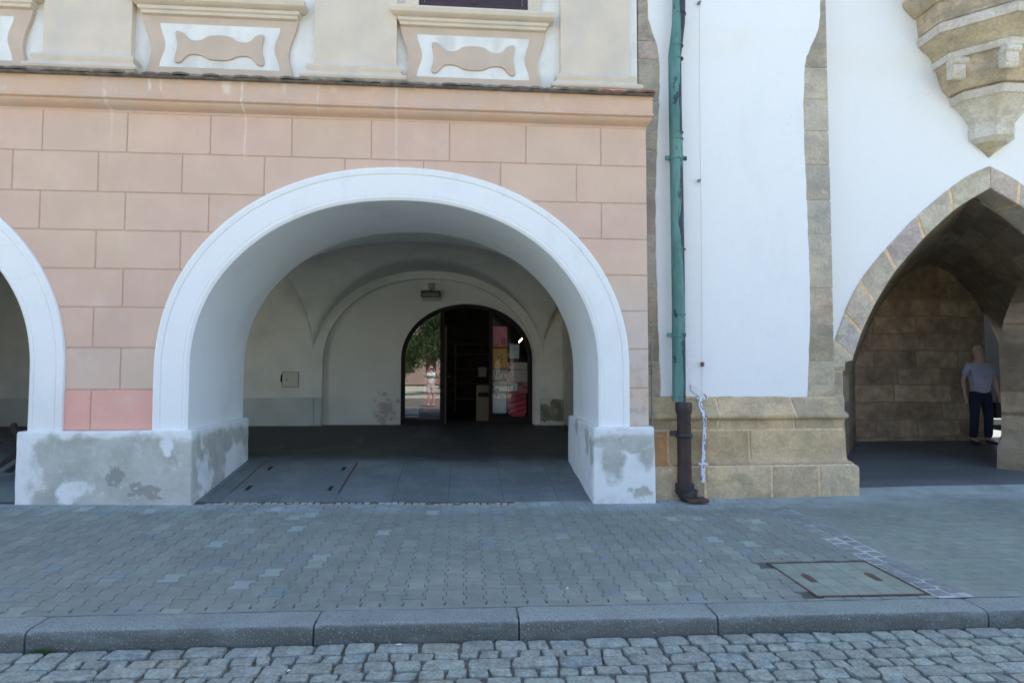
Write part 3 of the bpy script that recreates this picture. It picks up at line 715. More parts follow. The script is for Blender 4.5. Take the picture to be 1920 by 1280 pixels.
# tiled ledge: small roof of lapping tiles seen from below
b=MB(); x=-12
while x<E2-.06:
    wd=random.uniform(.145,.175); N=7; dz=random.uniform(-.006,.008); dy=random.uniform(-.016,.012); th=.017
    top=[]; 
    v=[]
    for (yy,zz) in ((6.345+dy,4.738),(6.86,4.90)):
        for i in range(N+1):
            u=i/N; hump=.012*math.sin(PI*u)
            v.append((x-.006+u*(wd+.012),yy,zz+dz+hump+th)); 
        for i in range(N+1):
            u=i/N; hump=.009*math.sin(PI*u)
            v.append((x-.006+u*(wd+.012),yy,zz+dz+hump-.004))
    m=N+1; f=[]
    for i in range(N):
        f+=[(i,i+1,2*m+i+1,2*m+i),(m+i+1,m+i,3*m+i,3*m+i+1),(m+i,m+i+1,i+1,i)]
    f+=[(m,0,2*m,3*m),(N,m+N,3*m+N,2*m+N)]
    red=x>1.3 and random.random()<.5
    b.mesh(v,f,(1.3,.5,.45) if red else rt(.3,.08)); x+=wd
b.build('tile_ledge','tile',PB,50)
b=MB(); b.rectloft(-12,E2,6.9,[(4.728,6.372,E2+.045),(4.742,6.356,E2+.055)]); b.build('ledge_board','tile',PB,0)
# upper storey
UY=6.80
b=MB(); b.box(-12,at(1194,60,UY)[0],UY,7.3,4.75,11.0); b.build('upper_wall','dirtywhite',PB,0)
UR=at(1194,60,UY)[0]
def molded(b,x0,x1,lv,yb=UY+.01):
    """lv: (z, projection) symmetrical molded block in front of the upper wall"""
    b.rectloft(0,0,yb,[(z,UY-d,x1+e,x0-e) for z,d,e in lv])
pil=[((82,229),),((590,719),),((1051,1179),)]
pc=[]
for (pp,) in pil: pc.append((at(pp[0],60,6.72)[0],at(pp[1],60,6.72)[0]))
dp=pc[1][0]-pc[0][0]
wpil=.93
pils=[(a,a+wpil) if i<2 else (pc[2][0],pc[2][1]) for i,(a,c) in enumerate(pc)]+[(pc[0][0]-dp*k,pc[0][0]-dp*k+wpil) for k in (1,2)]
for a,c in pils:
    b=MB(); b.box(a,c,UY-.085,UY+.005,5.14,10.6); b.build('pilaster','cream',PB,0)
    b=MB(); molded(b,a,c,[(4.74,.20,.115),(4.878,.20,.115),(4.882,.19,.105),(4.895,.19,.105),(4.905,.215,.125),(4.93,.222,.13),(4.955,.21,.12),(4.972,.18,.09),(4.985,.165,.075),(4.998,.165,.075),(5.008,.15,.055),(5.03,.165,.07),(5.055,.17,.075),(5.08,.155,.06),(5.09,.12,.03),(5.115,.10,.012),(5.15,.086,.001)])
    b.build('pilaster_base','cornice' if False else 'cream',PB,25)
# aprons under the windows
def curve(pts,k=6):
    out=[]; n=len(pts)
    for i in range(n):
        p0,p1,p2,p3=(Vector(pts[(i+j-1)%n]) for j in range(4))
        for t in range(k):
            t/=k; out.append(tuple(.5*((2*p1)+(-p0+p2)*t+(2*p0-5*p1+4*p2-p3)*t*t+(-p0+3*p1-3*p2+p3)*t**3)))
    return out
def sidewave(x0,x1,z0,z1,a,n=14):
    """a plate whose left and right sides swell at the top and bottom and waist in between"""
    L=[];
    for i in range(n+1):
        t=i/n; s_=a*(math.cos(2*PI*(t*1.05+.0))*.5-.5)*-1
        bulge=a*(1-math.cos(2*PI*min(1,t*1.0)))*.5
        L.append((t,bulge))
    left=[(x0+bl,z0+(z1-z0)*t) for t,bl in L]; right=[(x1-bl,z0+(z1-z0)*t) for t,bl in L]
    return left+right[::-1]
def apron(cx,win=True):
    t0=4.98
    hw=.86
    b=MB(); b.panel(sidewave(cx-hw,cx+hw,4.76,5.66,.10),UY+.001,.045,.004); b.build('apron_panel','beige',PB,30)
    b=MB(); b.panel(sidewave(cx-hw+.20,cx+hw-.20,5.03,5.535,.06),UY-.0445,.003,.002); b.build('apron_field','dirtywhite',PB,30)
    car=[(-.52,.11),(-.43,.105),(-.34,.055),(-.22,.055),(-.13,.088),(0,.098),(.13,.088),(.22,.055),(.34,.055),(.43,.105),(.52,.11),(.50,.0),(.53,-.11),(.46,-.125),(.36,-.065),(.22,-.065),(.12,-.092),(0,-.098),(-.12,-.092),(-.22,-.065),(-.36,-.065),(-.46,-.125),(-.53,-.11),(-.50,0)]
    cc=curve([(cx+x*.93,5.265+z*1.5) for x,z in car],4)
    b=MB(); b.panel(cc,UY-.0475,.022,.004); b.build('cartouche','beige',PB,30)
    b=MB(); molded(b,cx-.86,cx+.86,[(5.62,.05,-.03),(5.63,.08,-.005),(5.66,.085,.0),(5.67,.105,.02),(5.70,.11,.025),(5.71,.10,.015),(5.72,.13,.06),(5.745,.16,.09),(5.785,.172,.10),(5.815,.16,.09),(5.83,.13,.06),(5.85,.05,.03)]); b.build('window_sill','cream',PB,30)
    # window above the sill
    b=MB(); fr=[(cx-.64,cx-.58),(cx+.58,cx+.64)]
    wf=MB()
    for a,c in fr: wf.box(a,c,UY-.012,UY+.03,5.88,7.6)
    wf.box(cx-.58,cx+.58,UY-.012,UY+.03,5.88,5.95); wf.box(cx-.03,cx+.03,UY-.02,UY+.03,5.95,7.6); wf.box(cx-.58,cx-.03,UY-.01,UY+.03,6.55,6.6); wf.box(cx+.03,cx+.58,UY-.01,UY+.03,6.55,6.6); wf.box(cx-.64,cx+.64,UY-.012,UY+.03,7.6,7.66)
    wo=wf.build('window','winframe',PB,0)
    g=MB(); g.box(cx-.575,cx+.575,UY-.004,UY+.02,5.955,7.595); g.build('pane',M['winpane'],wo,0)
    for a,c in ((cx-.80,cx-.645),(cx+.645,cx+.80)): s_=MB(); s_.box(a,c,UY-.05,UY+.005,5.852,7.8); s_.build('window_surround','cream',PB,0)
k=NT('dark_pane'); M['winpane']=k.out((.035,.018,.018),.45,None)
ac=[at(888,60,UY)[0],at(417,60,UY)[0]]; da=ac[0]-ac[1]; ac+= [ac[1]-da*k for k in (1,2)]
for c in ac: apron(c)

# ------------------------------------------------------------------ arcade inside the pink building
ZS=1.72
def bayz(x):
    if x>-3.13: return sel(-.75,2.36,ZS,3.655-ZS,2.1,x) if x<1.61 else sel(4.3,2.69,ZS-.1,4.3-ZS,2.3,x)
    return sel(-7.1,3.97,2.0,4.75-2.0,2.5,x)
def crossz(y): return sel(10.15,2.12,1.3,3.76-1.3,2.2,y)
b=MB(); nx,ny=240,60; v=[];f=[]
for i in range(nx+1):
    x=-9.7+i*(2.2+9.7)/nx
    for j in range(ny+1):
        y=8.09+j*(12.21-8.09)/ny
        z=max(bayz(x),crossz(y)); v.append((x,y,z))
for i in range(nx):
    for j in range(ny): q=(i*(ny+1)+j,(i+1)*(ny+1)+j,(i+1)*(ny+1)+j+1,i*(ny+1)+j+1); f.append(q[::-1])
b.mesh(v,f); b.build('vault','arcade',PB,60)
# back wall, face with blind arch, recessed shop wall
b=MB(); inn=arc(-.74,2.17,ZS,3.50-ZS,2.1)
b.prism(wallpoly(-9.7,2.16,.2,4.6,[(.2,inn)]),12.20,12.34); b.build('back_wall','arcade',PB,40)
DC=.031; DH=1.376; DZ=1.82; darc=arc(DC,DH,DZ,2.99-DZ,2.05,48)
b=MB(); b.prism(wallpoly(-3.2,2.16,.2,4.6,[(.2,darc)]),12.345,12.62); b.build('shop_wall','shopwall',PB,40)
b=MB(); b.box(-9.6,-3.06,12.15,12.198,.3,1.05,b=.008); b.build('skirting','skirt',PB,30)
b=MB(); b.box(-3.06,-2.92,12.17,12.335,.3,1.05,b=.008); b.build('skirting','skirt',PB,30)
b=MB(); b.box(1.55,2.03,12.12,12.198,.3,1.0,b=.008); b.build('skirting','skirtbad',PB,30)
b=MB(); b.box(-4.78,-4.66,12.15,12.198,1.055,2.6); b.build('pilaster_strip','arcade',PB,30)
b=MB(); b.box(1.62,2.03,12.15,12.198,1.005,3.1); b.build('pilaster_strip','arcade',PB,30)
b=MB(); b.box(-9.9,-9.7,8.0,12.4,.2,5); b.build('end_wall','arcade',PB,0)
b=MB(); b.box(-9.9,2.2,7.1,13,4.95,5.15); b.box(-12,2.2,7.3,18,10.8,11.0);b.box(-12,-11.8,7.3,17.8,.2,10.8); b.box(-12,2.2,17.8,18,.2,11.0); b.build('roof','tile',PB,0)
# shop room behind the door
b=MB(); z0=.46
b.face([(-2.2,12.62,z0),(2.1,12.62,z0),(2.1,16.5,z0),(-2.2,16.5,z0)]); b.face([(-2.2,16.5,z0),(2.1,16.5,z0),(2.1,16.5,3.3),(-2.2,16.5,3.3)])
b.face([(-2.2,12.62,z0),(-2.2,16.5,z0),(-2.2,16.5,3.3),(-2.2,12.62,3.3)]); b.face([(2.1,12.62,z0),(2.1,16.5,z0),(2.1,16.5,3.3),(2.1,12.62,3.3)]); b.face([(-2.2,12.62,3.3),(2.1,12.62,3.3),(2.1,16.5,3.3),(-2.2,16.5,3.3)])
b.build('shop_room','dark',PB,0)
# shop front timber frame
YF=12.42
def strip(outer,inner,y0,y1,mat,name,par):
    b=MB(); n=len(outer); v=[(p[0],y,p[1]) for y in (y0,y1) for c in (outer,inner) for p in c]
    f=[]
    for i in range(n-1): f+=[(i,i+1,n+i+1,n+i)[::-1],(n+i,n+i+1,3*n+i+1,3*n+i),(2*n+i,2*n+i+1,i+1,i),(2*n+i,3*n+i,3*n+i+1,2*n+i+1)]
    b.mesh(v,f); return b.build(name,mat,par,40)
ia=[(DC+DH*.0+0,0)]
outer=[(DC-DH+.002,.44)]+[(x,z) for x,z in arc(DC,DH-.002,DZ,2.988-DZ,2.05,48)]+[(DC+DH-.002,.44)]
inner=[(DC-DH+.085,.44)]+[(x,z) for x,z in arc(DC,DH-.085,DZ,2.905-DZ,2.05,48)]+[(DC+DH-.085,.44)]
SF=strip(outer,inner,YF-.04,YF+.06,'darkwood','shop_front',PB)
def dz_(x): return sel(DC,DH-.08,DZ,2.91-DZ,2.05,x)
m1=at(829,700,YF)[0]; m2=at(920,700,YF)[0]
for x in (m1,m2):
    b=MB(); b.box(x-.04,x+.04,YF-.035,YF+.055,.46,dz_(x)+.01); b.build('mullion','darkwood',SF,0)
for a,c,h in ((DC-DH+.08,m1-.04,.57),(m2+.04,DC+DH-.08,.62)): b=MB(); b.box(a,c,YF-.03,YF+.05,.45,h); b.build('bottom_rail','darkwood',SF,0)
def pane(x0,x1,zb,y,mat,rot=0.0):
    b=MB(); N=14; top=[(x0+(x1-x0)*i/N) for i in range(N+1)]
    poly=[(x0,zb),(x1,zb)]+[(x,dz_(x)-.004) for x in top[::-1]]
    v=[]
    xm=(x0+x1)/2
    for x,z in poly: v.append((x,y+(x-xm)*math.tan(rot),z))
    b.face(v); return b.build('glass_pane',mat,SF,0)
pane(DC-DH+.086,m1-.041,.572,YF+.01,M['glass'],R(3.15)); pane(m2+.041,DC+DH-.086,.622,YF+.01,M['glassR'])
# posters behind the side windows
WR=YF+.035
def poster(px0,py0,px1,py1,col,label,marks=(),Y=WR,tilt=0):
    (x0,z1),(x1,z0)=at(px0,py0,Y),at(px1,py1,Y)
    cx,cz=(x0+x1)/2,(z0+z1)/2
    t=thing('poster',label,'poster',(cx,Y,z0))
    b=MB(); b.box(x0,x1,Y,Y+.003,z0,z1); b.build('sheet',flat('poster_paper',col),t,0)
    if marks:
        b=MB(); mc=marks[0]
        for (u0,v0,u1,v1) in marks[1:]: b.box(x0+(x1-x0)*u0,x0+(x1-x0)*u1,Y-.003,Y-.001,z1-(z1-z0)*v1,z1-(z1-z0)*v0)
        b.build('print',flat('poster_ink',mc),t,0)
    if tilt: t.rotation_euler=(0,tilt,0)
    return t
LB=(.05,.06,.08)
poster(924,612,951,650,(.62,.17,.24),'pink poster at the top of the column of notices in the right shop window',[(.25,.03,.06),(.62,.62,.70,.85),(.70,.58,.84,.64),(.8,.64,.86,.84),(.68,.84,.82,.9),(.18,.88,.34,.93)])
poster(924,653,951,691,(.58,.29,.05),'orange poster directly below the pink one in the shop window',[(.2,.08,.02),(.38,.35,.46,.55),(.46,.30,.78,.36),(.6,.42,.7,.62),(.5,.62,.6,.72),(.9,.92,.98,.97)])
poster(922,693,951,712,(.42,.49,.52),'pale notice with dark specks below the orange poster',[(.1,.14,.2),(.2,.2,.28,.5),(.4,.3,.46,.7),(.55,.15,.62,.45),(.72,.4,.8,.8),(.1,.7,.2,.85),(.55,.88,.98,.97)])
poster(922,715,951,733,(.50,.57,.55),'pale green landscape notice in the middle of the notice column',[(.1,.14,.12),(.05,.5,.18,.62),(.3,.72,.48,.95),(.2,.82,.3,.95)])
poster(922,736,949,774,(.45,.53,.60),'light blue notice with a flower mark lowest in the column',[LB,(.12,.06,.22,.14),(.24,.06,.34,.14),(.36,.10,.42,.16),(.08,.16,.2,.23),(.22,.15,.34,.24),(.14,.26,.24,.31),(.27,.26,.36,.3),(.55,.2,.85,.23)])
poster(955,645,973,672,(.47,.53,.56),'small white notice with a dark heading high on the right beside the pink poster',[(.08,.1,.13),(.15,.06,.62,.11),(.3,.26,.8,.30),(.25,.4,.7,.44),(.3,.56,.5,.6),(.55,.7,.7,.76)],tilt=R(2))
poster(951,679,989,716,(.40,.36,.33),'large grey beige poster with a faint heading right of the notice column',[(.14,.12,.13),(.1,.06,.2,.16),(.02,.32,.10,.44),(.12,.30,.2,.42),(.24,.34,.72,.40)])
poster(952,717,970,733,(.46,.52,.52),'small pale notice with two dark figures left of the red striped bag',[LB,(.1,.3,.25,.75),(.55,.35,.68,.8),(.3,.05,.9,.12)])
poster(971,715,989,736,(.36,.13,.14),'dull red leaflet beside the small pale notice in the right shop window',[(.10,.04,.05),(.1,.1,.5,.3),(.5,.4,.9,.6)])
# red printed bag
t=thing('paper_bag','crimson bag with slanting dark print standing at the bottom of the right shop window','bag',(at(970,790,WR+.06)[0],WR+.06,.62))
b=MB(); P=[at(*q,WR) for q in ((950,735),(988,733),(989,770),(984,783),(968,786),(953,778))]; b.panel(P,WR+.10,.10,.02); b.build('bag_body',flat('crimson_paper',(.50,.02,.055)),t,30)
b=MB()
for i,(a,c) in enumerate(((742,738),(753,747),(765,757),(774,766))):
    p=[at(952,a+2,WR),at(987,c-2,WR),at(987,c+1,WR),at(952,a+5,WR)]; b.prism(p,WR-.004,WR-.001)
for i in range(9):
    x=955+i*3.6; p=[at(x,747-i*.7,WR),at(x+1.4,747-i*.7,WR),at(x+1.8,752-i*.7,WR),at(x+.4,752-i*.7,WR)]; b.prism(p,WR-.0045,WR-.001)
b.build('print',flat('dark_red_ink',(.10,.008,.02)),t,0)
# left window notice and pink sheet
poster(757,762,785,782,(.40,.41,.44),'white notice with dark bars at the bottom of the left shop window',[(.05,.06,.10),(.42,.1,.95,.22),(.06,.72,.95,.84)],Y=WR)
poster(794,709,826,770,(.52,.03,.08),'pink sheet behind the lower part of the left shop window',(),Y=WR+.02)
dl=MB(); dl.box(m1+.045,m1+.085,YF+.06,YF+.92,.47,2.55); dl=dl.build('door_leaf',simple('door_brown',(.05,.03,.02),.3,6,.5),PB,0)
b=MB(); b.tube([(m1+.09,YF+.82,1.45),(m1+.14,YF+.82,1.45),(m1+.14,YF+.70,1.45)],.011,8); b.build('handle',simple('brass',(.35,.28,.14),.1,9,.3),dl,40)
t=thing('shelf','dark wooden shelf unit standing in the dim shop behind the doorway','shelf',(.45,15.9,.46))
b=MB(); b.box(-.3,-.26,15.8,16.2,.46,2.3); b.box(1.2,1.24,15.8,16.2,.46,2.3); [b.box(-.26,1.2,15.82,16.2,z,z+.03) for z in (.8,1.2,1.6,2.0,2.27)]; b.build('shelf_frame',simple('shelf_wood',(.12,.08,.05),.2,5,.6),t,0)
# things in the shop
t=thing('cabinet','low beige cabinet standing inside the open shop doorway','cabinet',(at(905,775,13.2)[0],13.2,.46))
(x0,z1),(x1,z0)=at(893,722,13.2),at(917,785,13.2)
b=MB(); b.box(x0,x1,13.2,13.6,.46,z1); b.build('carcass',flat('beige_board',(.19,.16,.10)),t,0)
b=MB(); b.box(x0+.05,x1-.01,13.19,13.199,z1-.26,z1-.16); b.build('recess','hole',t,0)
b=MB(); q=at(897,688,13.3); r_=at(912,706,13.3); b.box(q[0],r_[0],13.3,13.304,r_[1],q[1]); tag(b.build('notice',flat('grey_paper',(.16,.14,.15))),'small grey notice hanging in the dark shop doorway above the cabinet','notice')
t=thing('shop_lamp','small lit spot lamp glowing inside the right shop window','lamp',(at(976,638,12.9)[0],12.9,at(976,638,12.9)[1]))
c=Vector(t['_o']); b=MB(); b.tube([c+Vector((-.035,0,-.04)),c+Vector((.035,0,.04))],.013,8); b.build('bulb',emit('warm_bulb',(1,.72,.35),9),t,30)
b=MB(); b.tube([c+Vector((.035,0,.045)),c+Vector((.06,0,.14)),c+Vector((.06,.1,.4))],.012,8); b.build('arm','blackmetal',t,30)
# lamp over the door
LX,LZ=at(808,552,12.1)
t=thing('arcade_lamp','dark rectangular bulkhead lamp hanging on the arcade wall above the shop door','lamp',(LX,12.2,LZ))
b=MB(); b.box(LX-.20,LX+.20,12.05,12.20,LZ-.055,LZ+.075,b=.015); b.build('housing','blackmetal',t,30)
b=MB(); b.box(LX-.17,LX+.17,12.02,12.049,LZ-.045,LZ+.03,b=.008); 
for i in range(5): b.box(LX-.14+i*.065,LX-.125+i*.065,12.008,12.02,LZ-.04,LZ+.028)
b.build('lens',flat('dull_lens',(.18,.175,.16),.3),t,30)
b=MB(); b.box(LX-.17,LX+.19,12.08,12.2,LZ-.12,LZ-.057,b=.01); b.build('bracket',flat('pale_bracket',(.36,.35,.30)),t,30)
b=MB(); b.box(LX-.07,LX+.06,12.26,12.344,LZ+.13,LZ+.26,b=.015); b.build('junction_box',flat('grey_box',(.30,.30,.26)),t,30)
b=MB(); b.tube([(LX,12.28,LZ+.14),(LX+.01,12.2,LZ+.11),(LX-.04,12.13,LZ+.06)],.009,8); b.build('cable','blackmetal',t,30)
# wall hatch
(x0,z1),(x1,z0)=at(530,698,12.2),at(559,725,12.2)
t=thing('meter_hatch','small square painted hatch with a keyhole in the plain arcade wall left of the shop','hatch',((x0+x1)/2,12.2,z0))
b=MB(); b.box(x0-.012,x1+.012,12.193,12.203,z0-.012,z1+.012); b.build('frame',flat('hatch_gap',(.18,.17,.14)),t,0)
b=MB(); b.box(x0,x1,12.184,12.195,z0,z1,b=.003); b.build('door','hatch',t,30)
b=MB(); b.tube([((x0+.09),12.185,(z0+z1)/2),(x0+.09,12.176,(z0+z1)/2)],.013,10); b.build('lock','hole',t,30)
b=MB(); b.prism([(x0-.045,z1-.18),(x0-.005,z1-.2),(x0-.005,z1-.02),(x0-.03,z1-.05)],12.190,12.2); b.build('chipped_plaster','hole',t,0)

# ------------------------------------------------------------------ white gothic house
WB=thing('gothic_house','white plastered gothic house with stone buttress pointed arch and corbelled oriel','building',(6,7.1,.15))
BY=6.85; BXR=4.50
b=MB(); b.box(2.085,BXR-.01,BY+.012,7.4,.1,12); b.box(2.085,4.4,7.4,13.6,.1,5.2); b.build('buttress_core','palemortar',WB,0)
def mp(pts,Y): return [at(x,y,Y) for x,y in pts]
Lp=mp([(1213,-330),(1213,0),(1215,35),(1221,58),(1230,80),(1235,110),(1236,150),(1235,190),(1233,230),(1229,330),(1228,450),(1230,520),(1233,600),(1236,680),(1238,744)],BY)
Rp=mp([(1514,745),(1516,680),(1519,620),(1519,540),(1516,450),(1511,340),(1508,260),(1507,200),(1508,140),(1512,107),(1520,90),(1530,70),(1536,52),(1538,30),(1538,0),(1538,-330)],BY)
b=MB(); b.panel(densify(Lp+Rp,.04,.011,9),BY+.012,.020,.007); b.build('buttress_plaster','white',WB,20)
def xr(z): return BXR+ .0*(z-3)
def strip_blocks(edge,side,ys,px,mat,far):
    zs=[at(px,y,BY)[1] for y in ys]
    for z1,z0 in zip(zs,zs[1:]):
        b=MB(); g=.006
        if side=='R': x0=min(edge)-.12; x1=BXR+random.uniform(-.003,.003)
        else: x0=2.083; x1=max(edge)+.12
        b.box(x0,x1,BY+random.uniform(-.001,.002),BY+.6,z0+g,z1-g,rt(.14,.035,(1,1,1) if z1>2.8 else (1.02,.98,.86)),.012)
        b.build('quoin',mat if z1>2.3 else 'greystone',WB,40)
strip_blocks([q[0] for q in Rp],'R',[-330,-200,-60,128,187,246,310,376,440,541,606,678,744],1540,'greystone',1)
strip_blocks([q[0] for q in Lp],'L',[-330,-200,-60,78,112,190,283,360,440,540,606,678,744],1220,'greystone',1)
# buttress base courses
prof=[(.02,.255),(.46,.25),(.495,.238),(.512,.21),(.545,.125),(.56,.112),(.90,.100),(.925,.085),(1.02,.082),(1.03,.10),(1.045,.135),(1.06,.148),(1.085,.148),(1.105,.13),(1.13,.10),(1.20,.055),(1.275,.012),(1.29,.004)]
def dd(z):
    for (a,p),(c,q) in zip(prof,prof[1:]):
        if a<=z<=c: return p+(q-p)*(z-a)/(c-a)
    return prof[-1][1]
def course(z0,z1,xs,tones,mb):
    zl=[z0]+[z for z,_ in prof if z0<z<z1]+[z1]
    for i,(xa,xb) in enumerate(zip(xs,xs[1:])):
        last=i==len(xs)-2; g=.017; b=MB()
        lv=[]
        for q,z in enumerate(zl):
            e=.008 if q in(0,len(zl)-1) else 0; zz=z+(.009 if q==0 else (-.009 if q==len(zl)-1 else 0))
            lv.append((zz,BY-dd(z)+e,(BXR+.42*dd(z)-e) if last else xb-g,xa+g))
        if last: lv=[(z,y,x,l) for z,y,x,l in lv]
        # split wide stones so that the faces can undulate
        bm=bmesh.new(); tmp=MB(); tmp.rectloft(0,0,7.3,lv); vs=[bm.verts.new(p) for p in tmp.v]; [bm.faces.new([vs[k] for k in f]) for f in tmp.f]
        for it in range(4):
            ed=[e for e in bm.edges if e.calc_length()>.13 and min(v.co.y for v in e.verts)<6.9]
            bmesh.ops.subdivide_edges(bm,edges=ed,cuts=1,use_grid_fill=True) if ed else None
        for v in bm.verts:
            if v.co.y<7.2: v.co+=Vector((0,1,0))*(mn.noise(v.co*4)*.012+mn.noise(v.co*13)*.005)
        mb.bm(bm,tones[i%len(tones)])
    return mb
mb=MB(); X=lambda p,Y:at(p,800,Y)[0]
course(.02,.512,[2.085,X(1322,6.6),X(1446,6.6),X(1535,6.6),BXR],[(.92,.88,.78),(1.10,1.04,.88),(.98,.92,.80),(1.12,1.10,.98)],mb)
o=mb.build('plinth_course','sandstone',WB,40)
mb=MB(); course(.512,.905,[2.085,X(1255,6.7),X(1408,6.7),BXR],[(1.0,.68,.44),(.95,.86,.68),(1.12,1.03,.84)],mb); mb.build('plinth_course','sandstone',WB,40)
mb=MB(); course(.915,1.29,[2.085,X(1352,6.7),X(1495,6.7),BXR],[(.90,.86,.72),(1.10,1.02,.86),(.96,.92,.80)],mb); mb.build('plinth_course','sandstone',WB,40)
b=MB(); b.rectloft(0,0,7.2,[(z,BY-d+.010,BXR+.42*d-.011,2.085) for z,d in prof]); b.build('plinth_mortar','mortar',WB,0)
# arch wall
WY=7.15; X0=at(1855,330,WY)[0]
O_=mp([(1566,640),(1580,597),(1595,559),(1615,523),(1651,478),(1712,412),(1771,361),(1821,325),(1855,311)],WY-.02)
I_=mp([(1600,672),(1616,622),(1643,566),(1679,508),(1734,445),(1793,390),(1855,352)],WY-.02)
def resample(P,n):
    P=[Vector(p) for p in P]; L=[0]
    for a,c in zip(P,P[1:]): L.append(L[-1]+(c-a).length)
    out=[]
    for i in range(n+1):
        d=L[-1]*i/n; k=max(j for j in range(len(L)) if L[j]<=d+1e-9); k=min(k,len(P)-2)
        out.append(P[k].lerp(P[k+1],(d-L[k])/(L[k+1]-L[k])))
    return out
def smooth(P,it=3):
    for _ in range(it): P=[P[0]]+[(P[i-1]+P[i]*2+P[i+1])/4 for i in range(1,len(P)-1)]+[P[-1]]
    return P
NN=48
O_[-1]=(X0,O_[-1][1]); I_[-1]=(X0,I_[-1][1])
OL=smooth(resample(O_,NN),6); IL=smooth(resample(I_,NN),6)
mir=lambda P:[Vector((2*X0-p.x,p.y)) for p in P]
full=[(p.x+.05,p.y-.06) for p in OL]; fullR=[(2*X0-x,z) for x,z in full[::-1]]
hole=[(q if q[0]<=X0 else (X0,q[1])) for q in full]; hole=[q for q in hole if q[0]<X0-.005]
hole=hole+[(2*X0-x,z) for x,z in hole[::-1]]
hz=OL[0].y-.06
b=MB(); b.prism([(4.30,.1),(hole[0][0],.1)]+hole+[(hole[-1][0],.1),(14,.1),(14,12),(4.30,12)],WY,7.5)
b.build('front_wall','white',WB,15)
# voussoirs
cuts=[0,.115,.255,.425,.615,.795,1.0]; toneV=[(1,1,1),(1.06,1.03,.94),(1.0,.99,.97),(1.05,1.04,1.02),(1.10,1.08,1.04),(1.0,.98,.93)]
def lerpP(P,t): 
    t=max(0,min(.99999,t))*(len(P)-1); i=int(t); return P[i].lerp(P[i+1],t-i)
for side in (0,1):
    PO,PI_=(OL,IL) if side==0 else (mir(OL),mir(IL))
    cc=cuts if side==0 else [0,.15,.33,.52,.70,.86,1.0]
    for k in range(6):
        t0,t1=cc[k]+.009,cc[k+1]-(.009 if k<5 else .003)
        if side==1 and k==5: t1=1.0
        N=7; o=[lerpP(PO,t0+(t1-t0)*i/N) for i in range(N+1)]; n_=[lerpP(PI_,t0+(t1-t0)*i/N) for i in range(N+1)]
        b=MB(); v=[]; 
        for Yy,ch in ((WY-.012,0),(WY-.022,.008)):
            pass
        rings=[]
        for (yy,io,ii) in ((WY+.30,0,0),(WY-.008,0,0),(WY-.020,.014,.012)):
            for i in range(N+1):
                d=(o[i]-n_[i]).normalized(); a=o[i]-d*io; c=n_[i]+d*ii
                nz=mn.noise((a.x*3,a.y*3,1))*.004; v.append((a.x,yy+nz,a.y)); v.append((c.x,yy+nz,c.y))
        m=2*(N+1); f=[]
        for r in (0,1):
            for i in range(N):
                f+=[(r*m+2*i,(r+1)*m+2*i,(r+1)*m+2*i+2,r*m+2*i+2),(r*m+2*i+1,r*m+2*i+3,(r+1)*m+2*i+3,(r+1)*m+2*i+1)]
            f+=[(r*m,r*m+1,(r+1)*m+1,(r+1)*m),(r*m+2*N,(r+1)*m+2*N,(r+1)*m+2*N+1,r*m+2*N+1)]
        for i in range(N): f.append((2*m+2*i,2*m+2*i+1,2*m+2*i+3,2*m+2*i+2))
        b.mesh(v,f,tuple(q*random.uniform(.93,1.05) for q in toneV[k])); ob=b.build('voussoir','voussoir',WB,30)
    b=MB(); pol=[(p.x,p.y) for p in PO]; q_=[(p.x,p.y) for p in PI_]
    v=[];f=[]
    for i in range(len(PO)):
        a,c=PO[i],PI_[i]; d=(a-c).normalized(); a=a-d*.006; c=c+d*.006
        v+=[(a.x,WY-.014,a.y),(c.x,WY-.014,c.y),(c.x,WY+.31,c.y),(a.x,WY+.31,a.y)]
    for i in range(len(PO)-1):
        for j in range(4): f.append((i*4+j,i*4+(j+1)%4,(i+1)*4+(j+1)%4,(i+1)*4+j))
    b.mesh(v,f); b.build('arch_mortar','mortar',WB,40)
# jamb stones under the springing, left and right
JX=at(1583,760,WY)[0]
for side in (0,1):
    zs=[.12,.52,.93,1.29,1.60,IL[0].y+.0+.12]; jw=[.02,.0,.0,-.02,.02]
    for k,(z0,z1) in enumerate(zip(zs,zs[1:])):
        b=MB(); xj=JX+jw[k]
        x0,x1=(4.36,xj) if side==0 else (2*X0-xj,2*X0-4.36)
        b.box(x0,x1,WY-.012,WY+.34,z0+.006,z1-.006,rt(.08,.02,(.95,.93,.85)),.014); b.build('jamb_stone','greystone',WB,40)
    b=MB(); x0,x1=(4.40,JX-.015) if side==0 else (2*X0-JX+.015,2*X0-4.40); b.box(x0,x1,WY-.003,WY+.33,.12,IL[0].y+.1); b.build('jamb_mortar','mortar',WB,0)
# splayed springer stone joining jamb and arch
for side in (0,1):
    P=[(4.40,1.66),(JX-.0,1.66),(JX+.02,1.72),(IL[0].x-.01,IL[0].y-.02),(IL[0].x,IL[0].y),(OL[0].x,OL[0].y),(4.40,OL[0].y)]
    if side: P=[(2*X0-x,z) for x,z in P]
    b=MB(); b.prism(P,WY-.016,WY+.30,rt(.05,.02,(1,1.02,.95))); b.build('springer','voussoir',WB,20)
